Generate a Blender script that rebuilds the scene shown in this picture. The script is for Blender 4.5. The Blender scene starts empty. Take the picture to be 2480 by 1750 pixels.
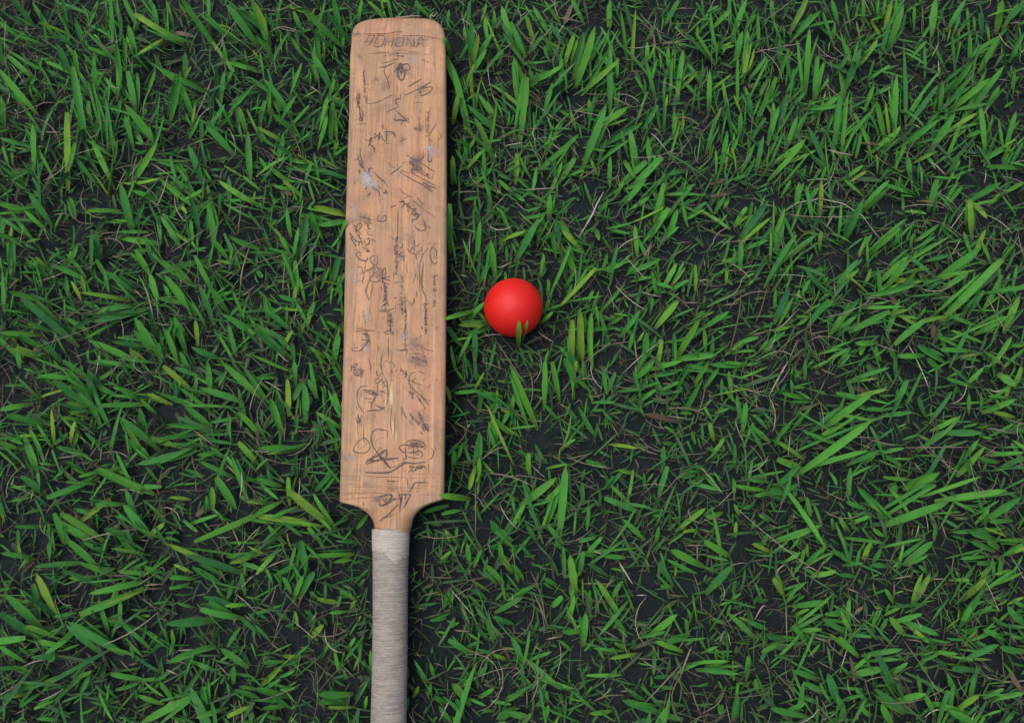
import bpy, math, random
import numpy as np

# ------------------------------------------------------------------ camera, light, exposure
scene = bpy.context.scene
R = math.radians
THETA = R(12.0)                 # camera leans 12 degrees off straight-down
CAM_H = 0.826                   # metres above the soil
F = 1791.0                      # focal length in photograph pixels (2480 wide) = 26 mm on a 36 mm frame

cam_d = bpy.data.cameras.new("camera")
cam_d.sensor_width = 36.0
cam_d.lens = 36.0 * F / 2480.0
cam_d.clip_start = 0.01
cam_d.clip_end = 50.0
cam = bpy.data.objects.new("camera", cam_d)
cam.location = (0, 0, CAM_H)
cam.rotation_euler = (THETA, 0, 0)
scene.collection.objects.link(cam)
scene.camera = cam

SUN_DIR = np.array([-0.28, 0.12, 0.95]); SUN_DIR /= np.linalg.norm(SUN_DIR)
SUN_EL = math.asin(SUN_DIR[2])
SUN_AZ = math.atan2(SUN_DIR[0], SUN_DIR[1])     # clockwise from +Y

world = bpy.data.worlds.new("World")
scene.world = world
world.use_nodes = True
wn = world.node_tree.nodes; wl = world.node_tree.links
wn.clear()
sky = wn.new("ShaderNodeTexSky"); sky.sky_type = 'NISHITA'; sky.sun_disc = False
sky.sun_elevation = SUN_EL; sky.sun_rotation = SUN_AZ
sky.air_density = 1.0; sky.dust_density = 6.0; sky.ozone_density = 1.0
bg = wn.new("ShaderNodeBackground"); bg.inputs[1].default_value = 0.15
wo = wn.new("ShaderNodeOutputWorld")
wl.new(sky.outputs[0], bg.inputs[0]); wl.new(bg.outputs[0], wo.inputs[0])

sun_d = bpy.data.lights.new("sun", 'SUN')
sun_d.energy = 1.25; sun_d.angle = R(40); sun_d.color = (1.0, 0.95, 0.88)
sun = bpy.data.objects.new("sun", sun_d)
scene.collection.objects.link(sun)
from mathutils import Vector
sun.rotation_euler = Vector(tuple(SUN_DIR)).to_track_quat('Z', 'Y').to_euler()
sun.location = (-0.6, 0.3, 2.0)

vs = scene.view_settings
vs.view_transform = 'Standard'; vs.look = 'None'; vs.gamma = 1.0; vs.exposure = 0.06
vs.use_curve_mapping = False
scene.cycles.max_bounces = 8
scene.cycles.transparent_max_bounces = 24

rng = np.random.default_rng(7)
random.seed(7)
COL = scene.collection

# ------------------------------------------------------------------ helpers
CT, ST = math.cos(THETA), math.sin(THETA)
def unproj(u, v, z):
    """photograph pixel -> world point at height z"""
    dx = (np.asarray(u, float) - 1240.0) / F
    dy = -(np.asarray(v, float) - 875.0) / F
    wx, wy, wz = dx, dy * CT + ST, dy * ST - CT
    t = (z - CAM_H) / wz
    return wx * t, wy * t
def proj(x, y, z):
    rx, ry, rz = x, y, z - CAM_H
    cy = ry * CT + rz * ST
    cz = -ry * ST + rz * CT
    return 1240 + F * rx / (-cz), 875 - F * cy / (-cz)

def mesh_obj(name, verts, faces, mat, parent=None, smooth=True, attrs=None, loc=(0, 0, 0)):
    me = bpy.data.meshes.new(name)
    verts = np.asarray(verts, np.float32)
    if isinstance(faces, np.ndarray):
        nf, k = faces.shape
        me.vertices.add(len(verts)); me.vertices.foreach_set("co", verts.ravel())
        me.loops.add(nf * k); me.loops.foreach_set("vertex_index", faces.astype(np.int32).ravel())
        me.polygons.add(nf)
        me.polygons.foreach_set("loop_start", np.arange(0, nf * k, k, dtype=np.int32))
        me.polygons.foreach_set("loop_total", np.full(nf, k, np.int32))
        me.update(calc_edges=True)
    else:
        me.from_pydata([tuple(map(float, p)) for p in verts], [], faces); me.update()
    if attrs is not None:
        for an, av in attrs.items():
            a = me.attributes.new(an, 'FLOAT_COLOR', 'POINT')
            a.data.foreach_set("color", np.asarray(av, np.float32).ravel())
    if smooth:
        me.polygons.foreach_set("use_smooth", np.ones(len(me.polygons), bool))
    if mat: me.materials.append(mat)
    o = bpy.data.objects.new(name, me)
    o.location = loc
    if parent is not None: o.parent = parent
    COL.objects.link(o)
    return o

def tag(o, label=None, cat=None, group=None, kind=None):
    if label: o["label"] = label
    if cat: o["category"] = cat
    if group: o["group"] = group
    if kind: o["kind"] = kind
    return o

class NT:
    """small node-tree helper"""
    def __init__(self, name):
        self.m = bpy.data.materials.new(name); self.m.use_nodes = True
        self.t = self.m.node_tree; self.t.nodes.clear()
        self.out = self.t.nodes.new("ShaderNodeOutputMaterial")
    def n(self, typ, **kw):
        nd = self.t.nodes.new(typ)
        for k, v in kw.items():
            if k.startswith("i_"):
                key = k[2:]
                key = int(key) if key.isdigit() else key.replace("_", " ")
                nd.inputs[key].default_value = v
            else: setattr(nd, k, v)
        return nd
    def l(self, a, b): self.t.links.new(a, b)
    def ramp(self, fac, stops):
        r = self.n("ShaderNodeValToRGB"); e = r.color_ramp.elements
        while len(e) > 1: e.remove(e[-1])
        e[0].position = stops[0][0]; e[0].color = (*stops[0][1], 1)
        for p, c in stops[1:]:
            q = e.new(p); q.color = (*c, 1)
        self.l(fac, r.inputs[0]); return r.outputs[0]
    def fr(self, fac, stops):
        return self.ramp(fac, [(p, (v, v, v)) for p, v in stops])
    def noise(self, vec, scale, detail=4, rough=0.55, sc=None, loc=(0, 0, 0)):
        if sc or any(loc):
            mp = self.n("ShaderNodeMapping"); self.l(vec, mp.inputs[0])
            mp.inputs["Scale"].default_value = sc or (1, 1, 1)
            mp.inputs["Location"].default_value = loc
            vec = mp.outputs[0]
        nz = self.n("ShaderNodeTexNoise"); self.l(vec, nz.inputs["Vector"])
        nz.inputs["Scale"].default_value = scale; nz.inputs["Detail"].default_value = detail
        nz.inputs["Roughness"].default_value = rough
        return nz.outputs["Fac"]
    def mix(self, fac, a, b, blend='MIX'):
        mx = self.n("ShaderNodeMix", data_type='RGBA', blend_type=blend)
        for s, x in ((0, fac), (6, a), (7, b)):
            if hasattr(x, "is_output"): self.l(x, mx.inputs[s])
            else: mx.inputs[s].default_value = x if not isinstance(x, tuple) else (*x, 1)
        return mx.outputs[2]
    def math(self, op, a, b=None, clamp=False):
        m = self.n("ShaderNodeMath", operation=op, use_clamp=clamp)
        for i, x in enumerate((a, b)):
            if x is None: continue
            if hasattr(x, "is_output"): self.l(x, m.inputs[i])
            else: m.inputs[i].default_value = x
        return m.outputs[0]
# ------------------------------------------------------------------ materials
def mat_soil():
    k = NT("soil"); tc = k.n("ShaderNodeTexCoord").outputs["Object"]
    a = k.noise(tc, 60, 6, 0.65); b = k.noise(tc, 420, 4, 0.6)
    c = k.ramp(a, [(0.3, (0.0024, 0.0072, 0.0080)), (0.55, (0.0040, 0.0106, 0.0116)), (0.75, (0.010, 0.017, 0.0165))])
    c = k.mix(k.fr(b, [(0.45, 0), (0.75, 0.5)]), c, (0.024, 0.030, 0.030))
    p = k.n("ShaderNodeBsdfPrincipled", i_Roughness=0.85); p.inputs["Specular IOR Level"].default_value = 0.25
    k.l(c, p.inputs["Base Color"])
    bp = k.n("ShaderNodeBump"); bp.inputs["Strength"].default_value = 0.9; bp.inputs["Distance"].default_value = 0.002
    k.l(b, bp.inputs["Height"]); k.l(bp.outputs[0], p.inputs["Normal"])
    k.l(p.outputs[0], k.out.inputs[0]); return k.m

def mat_grass():
    k = NT("grass_blade"); at = k.n("ShaderNodeAttribute", attribute_name="tint")
    sp = k.n("ShaderNodeSeparateColor"); k.l(at.outputs["Color"], sp.inputs[0])
    rnd, t, dry = sp.outputs[0], sp.outputs[1], sp.outputs[2]
    tc = k.n("ShaderNodeTexCoord").outputs["Object"]
    c = k.ramp(rnd, [(0.0, (0.024, 0.145, 0.050)), (0.25, (0.040, 0.225, 0.050)), (0.55, (0.062, 0.290, 0.044)), (0.8, (0.100, 0.330, 0.040)), (1.0, (0.195, 0.350, 0.042))])
    # pale sheath end and yellowing tip
    e = k.fr(t, [(0.0, 0.75), (0.12, 0.4), (0.35, 0.0), (0.86, 0.0), (1.0, 0.5)])
    c = k.mix(e, c, (0.105, 0.125, 0.040))
    # blotches along the leaf
    n1 = k.noise(tc, 140, 4, 0.6)
    c = k.mix(k.fr(n1, [(0.42, 0.0), (0.72, 0.5)]), c, (0.105, 0.270, 0.034))
    n3 = k.noise(tc, 95, 3, 0.6, loc=(3, 1, 2))
    c = k.mix(k.fr(n3, [(0.5, 0.0), (0.75, 0.4)]), c, (0.024, 0.140, 0.036))
    c = k.mix(dry, c, (0.058, 0.080, 0.050))
    n2 = k.noise(tc, 700, 2, 0.5)
    c = k.mix(k.fr(n2, [(0.62, 0.0), (0.75, 0.4)]), c, (0.10, 0.09, 0.03))
    p = k.n("ShaderNodeBsdfPrincipled", i_Roughness=0.62); p.inputs["Specular IOR Level"].default_value = 0.18
    k.l(c, p.inputs["Base Color"])
    # lengthwise veins from the across-leaf coordinate in alpha
    w = k.math('SINE', k.math('MULTIPLY', at.outputs["Alpha"], 34.0))
    bp = k.n("ShaderNodeBump"); bp.inputs["Strength"].default_value = 0.35; bp.inputs["Distance"].default_value = 0.0003
    k.l(w, bp.inputs["Height"]); k.l(bp.outputs[0], p.inputs["Normal"])
    tr = k.n("ShaderNodeBsdfTranslucent"); k.l(c, tr.inputs[0])
    mx = k.n("ShaderNodeMixShader"); mx.inputs[0].default_value = 0.22
    k.l(p.outputs[0], mx.inputs[1]); k.l(tr.outputs[0], mx.inputs[2]); k.l(mx.outputs[0], k.out.inputs[0]); return k.m

def mat_straw():
    k = NT("dry_stalk"); at = k.n("ShaderNodeAttribute", attribute_name="tint")
    sp = k.n("ShaderNodeSeparateColor"); k.l(at.outputs["Color"], sp.inputs[0])
    tc = k.n("ShaderNodeTexCoord").outputs["Object"]
    c = k.ramp(sp.outputs[0], [(0.0, (0.035, 0.026, 0.018)), (0.3, (0.085, 0.055, 0.038)), (0.55, (0.14, 0.125, 0.08)), (0.8, (0.27, 0.225, 0.165)), (1.0, (0.48, 0.43, 0.35))])
    n = k.noise(tc, 260, 3, 0.6)
    c = k.mix(k.fr(n, [(0.4, 0.0), (0.7, 0.5)]), c, (0.06, 0.045, 0.03))
    p = k.n("ShaderNodeBsdfPrincipled", i_Roughness=0.7); p.inputs["Specular IOR Level"].default_value = 0.2
    k.l(c, p.inputs["Base Color"]); k.l(p.outputs[0], k.out.inputs[0]); return k.m

def mat_wood():
    k = NT("willow"); tc = k.n("ShaderNodeTexCoord").outputs["Object"]
    big = k.noise(tc, 18, 5, 0.6)
    c = k.ramp(big, [(0.30, (0.43, 0.248, 0.108)), (0.46, (0.47, 0.275, 0.138)), (0.58, (0.48, 0.270, 0.158)), (0.74, (0.43, 0.268, 0.155))])
    # lengthwise grain: wide bands and fine threads
    wv = k.n("ShaderNodeVectorMath", operation='ADD'); nzv = k.n("ShaderNodeTexNoise"); nzv.inputs["Scale"].default_value = 22; nzv.inputs["Detail"].default_value = 3; k.l(tc, nzv.inputs["Vector"])
    wsc = k.n("ShaderNodeVectorMath", operation='SCALE'); wsc.inputs[3].default_value = 0.006; k.l(nzv.outputs["Color"], wsc.inputs[0]); k.l(tc, wv.inputs[0]); k.l(wsc.outputs[0], wv.inputs[1]); tw = wv.outputs[0]
    g1 = k.noise(tw, 1.0, 4, 0.55, sc=(85, 3.0, 60))
    c = k.mix(k.fr(g1, [(0.40, 0.0), (0.60, 0.7)]), c, (0.335, 0.185, 0.095))
    g2 = k.noise(tw, 1.0, 5, 0.65, sc=(430, 13, 200))
    c = k.mix(k.fr(g2, [(0.46, 0.0), (0.64, 0.75)]), c, (0.22, 0.12, 0.068))
    g3 = k.noise(tc, 1.0, 3, 0.6, sc=(330, 5, 100), loc=(5, 2, 0))
    c = k.mix(k.fr(g3, [(0.54, 0.0), (0.72, 0.5)]), c, (0.60, 0.42, 0.28))
    # greyish handling dirt
    d = k.noise(tc, 26, 5, 0.7, sc=(1.3, 0.6, 1), loc=(2, 7, 1))
    c = k.mix(k.fr(d, [(0.43, 0.0), (0.62, 0.72)]), c, (0.31, 0.200, 0.130))
    d2 = k.noise(tc, 55, 6, 0.75, loc=(9, 3, 1))
    c = k.mix(k.fr(d2, [(0.50, 0.0), (0.70, 0.7)]), c, (0.19, 0.12, 0.08))
    pk = k.noise(tc, 30, 3, 0.5, loc=(1, 5, 8))
    c = k.mix(k.fr(pk, [(0.50, 0.0), (0.72, 0.4)]), c, (0.47, 0.22, 0.13))
    sp = k.noise(tc, 260, 3, 0.6, sc=(1, 0.5, 1))
    c = k.mix(k.fr(sp, [(0.62, 0.0), (0.74, 0.7)]), c, (0.13, 0.075, 0.05))
    rim = k.n("ShaderNodeAttribute", attribute_name="rim"); rs = k.n("ShaderNodeSeparateColor"); k.l(rim.outputs["Color"], rs.inputs[0])
    rd = k.noise(tc, 70, 5, 0.7, sc=(1, 0.35, 1), loc=(4, 4, 4))
    c = k.mix(k.math('MULTIPLY', rs.outputs[0], k.fr(rd, [(0.38, 0.05), (0.66, 0.65)])), c, (0.20, 0.155, 0.10))
    vt = k.noise(tc, 40, 4, 0.65, loc=(6, 2, 9))
    c = k.mix(k.fr(vt, [(0.56, 0.0), (0.72, 0.4)]), c, (0.27, 0.175, 0.155))
    p = k.n("ShaderNodeBsdfPrincipled", i_Roughness=0.6); p.inputs["Specular IOR Level"].default_value = 0.3
    k.l(c, p.inputs["Base Color"])
    h = k.math('ADD', k.math('MULTIPLY', g2, 0.7), k.math('MULTIPLY', g1, 0.5))
    bp = k.n("ShaderNodeBump"); bp.inputs["Strength"].default_value = 0.5; bp.inputs["Distance"].default_value = 0.0006
    k.l(h, bp.inputs["Height"]); k.l(bp.outputs[0], p.inputs["Normal"])
    k.l(p.outputs[0], k.out.inputs[0]); return k.m

def mat_decal(name, col, rough=0.6, nscale=900, lo=0.35, hi=0.6, col2=None, stretch=(1, 1, 1), floor=0.35):
    """worn mark lying on the wood: attribute 'tint' red = strength"""
    k = NT(name); at = k.n("ShaderNodeAttribute", attribute_name="tint")
    sp = k.n("ShaderNodeSeparateColor"); k.l(at.outputs["Color"], sp.inputs[0])
    tc = k.n("ShaderNodeTexCoord").outputs["Object"]
    n = k.noise(tc, nscale, 3, 0.6, sc=stretch)
    a = k.math('MULTIPLY', sp.outputs[0], k.fr(n, [(lo, floor), (hi, 1.0)]), clamp=True)
    p = k.n("ShaderNodeBsdfPrincipled", i_Roughness=rough); p.inputs["Specular IOR Level"].default_value = 0.2
    if col2:
        k.l(k.mix(k.fr(n, [(0.4, 0), (0.65, 1)]), col, col2), p.inputs["Base Color"])
    else: p.inputs["Base Color"].default_value = (*col, 1)
    tr = k.n("ShaderNodeBsdfTransparent"); mx = k.n("ShaderNodeMixShader")
    k.l(a, mx.inputs[0]); k.l(tr.outputs[0], mx.inputs[1]); k.l(p.outputs[0], mx.inputs[2])
    k.l(mx.outputs[0], k.out.inputs[0]); return k.m

def mat_wrap(name, c1, c2, c3):
    k = NT(name); tc = k.n("ShaderNodeTexCoord").outputs["Object"]
    n1 = k.noise(tc, 1.0, 5, 0.65, sc=(70, 420, 70))
    c = k.ramp(n1, [(0.28, c2), (0.5, c1), (0.72, c3)])
    n2 = k.noise(tc, 45, 4, 0.65, loc=(4, 1, 1))
    c = k.mix(k.fr(n2, [(0.45, 0), (0.75, 0.55)]), c, c3)
    n4 = k.noise(tc, 30, 4, 0.6, loc=(1, 7, 2))
    c = k.mix(k.fr(n4, [(0.5, 0), (0.75, 0.3)]), c, (0.31, 0.245, 0.20))
    n3 = k.noise(tc, 1.0, 3, 0.7, sc=(140, 520, 140), loc=(0, 3, 0))
    wv = k.n("ShaderNodeTexWave", bands_direction='Y'); wv.inputs["Scale"].default_value = 120.0; wv.inputs["Distortion"].default_value = 4.0; wv.inputs["Detail"].default_value = 3.0; wv.inputs["Detail Scale"].default_value = 1.5; k.l(tc, wv.inputs["Vector"])
    c = k.mix(k.fr(wv.outputs["Fac"], [(0.0, 0.28), (0.45, 0.0)]), c, (0.165, 0.142, 0.125))
    c = k.mix(k.fr(n3, [(0.56, 0), (0.70, 0.5)]), c, (0.125, 0.108, 0.095))
    n5 = k.noise(tc, 1.0, 3, 0.7, sc=(260, 330, 260), loc=(7, 3, 1))
    c = k.mix(k.fr(n5, [(0.56, 0), (0.72, 0.45)]), c, (0.46, 0.42, 0.38))
    p = k.n("ShaderNodeBsdfPrincipled", i_Roughness=0.75); p.inputs["Specular IOR Level"].default_value = 0.25
    k.l(c, p.inputs["Base Color"])
    bp = k.n("ShaderNodeBump"); bp.inputs["Strength"].default_value = 0.6; bp.inputs["Distance"].default_value = 0.0005
    k.l(k.math('ADD', n1, k.math('MULTIPLY', n3, 0.7)), bp.inputs["Height"]); k.l(bp.outputs[0], p.inputs["Normal"])
    k.l(p.outputs[0], k.out.inputs[0]); return k.m

def mat_ball():
    k = NT("red_rubber"); tc = k.n("ShaderNodeTexCoord").outputs["Object"]
    n = k.noise(tc, 60, 4, 0.6)
    c = k.ramp(n, [(0.3, (0.56, 0.007, 0.003)), (0.6, (0.60, 0.009, 0.005)), (0.8, (0.56, 0.024, 0.020))])
    p = k.n("ShaderNodeBsdfPrincipled", i_Roughness=0.5); p.inputs["Specular IOR Level"].default_value = 0.4
    k.l(c, p.inputs["Base Color"])
    p.inputs["Subsurface Weight"].default_value = 0.65; p.inputs["Subsurface Radius"].default_value = (0.03, 0.004, 0.003); p.inputs["Subsurface Scale"].default_value = 1.0
    n2 = k.noise(tc, 700, 3, 0.6)
    k.l(k.fr(n, [(0.3, 0.46), (0.7, 0.62)]), p.inputs["Roughness"])
    bp = k.n("ShaderNodeBump"); bp.inputs["Strength"].default_value = 0.15; bp.inputs["Distance"].default_value = 0.0003
    k.l(n2, bp.inputs["Height"]); k.l(bp.outputs[0], p.inputs["Normal"])
    k.l(p.outputs[0], k.out.inputs[0]); return k.m

M_SOIL, M_GRASS, M_STRAW, M_WOOD, M_BALL = mat_soil(), mat_grass(), mat_straw(), mat_wood(), mat_ball()
M_INK = mat_decal("faded_ink", (0.088, 0.066, 0.060), 0.6, 500, 0.30, 0.55, floor=0.75)
M_CRACK = mat_decal("crack", (0.05, 0.026, 0.016), 0.8, 500, 0.25, 0.5, floor=0.6)
M_SCUFF = mat_decal("white_scuff", (0.62, 0.60, 0.60), 0.7, 420, 0.40, 0.60, (0.24, 0.25, 0.28))
M_SMEAR = mat_decal("grey_smear", (0.13, 0.105, 0.105), 0.7, 260, 0.35, 0.7)
M_SPLIT = mat_decal("bare_split", (0.64, 0.50, 0.30), 0.7, 1.0, 0.30, 0.5, (0.50, 0.34, 0.18), (700, 12, 1))
M_TWINE = mat_wrap("twine_grip", (0.250, 0.226, 0.202), (0.150, 0.134, 0.120), (0.325, 0.299, 0.272))
M_TAPE = mat_wrap("pale_tape", (0.37, 0.335, 0.298), (0.26, 0.23, 0.205), (0.47, 0.435, 0.395))
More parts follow.
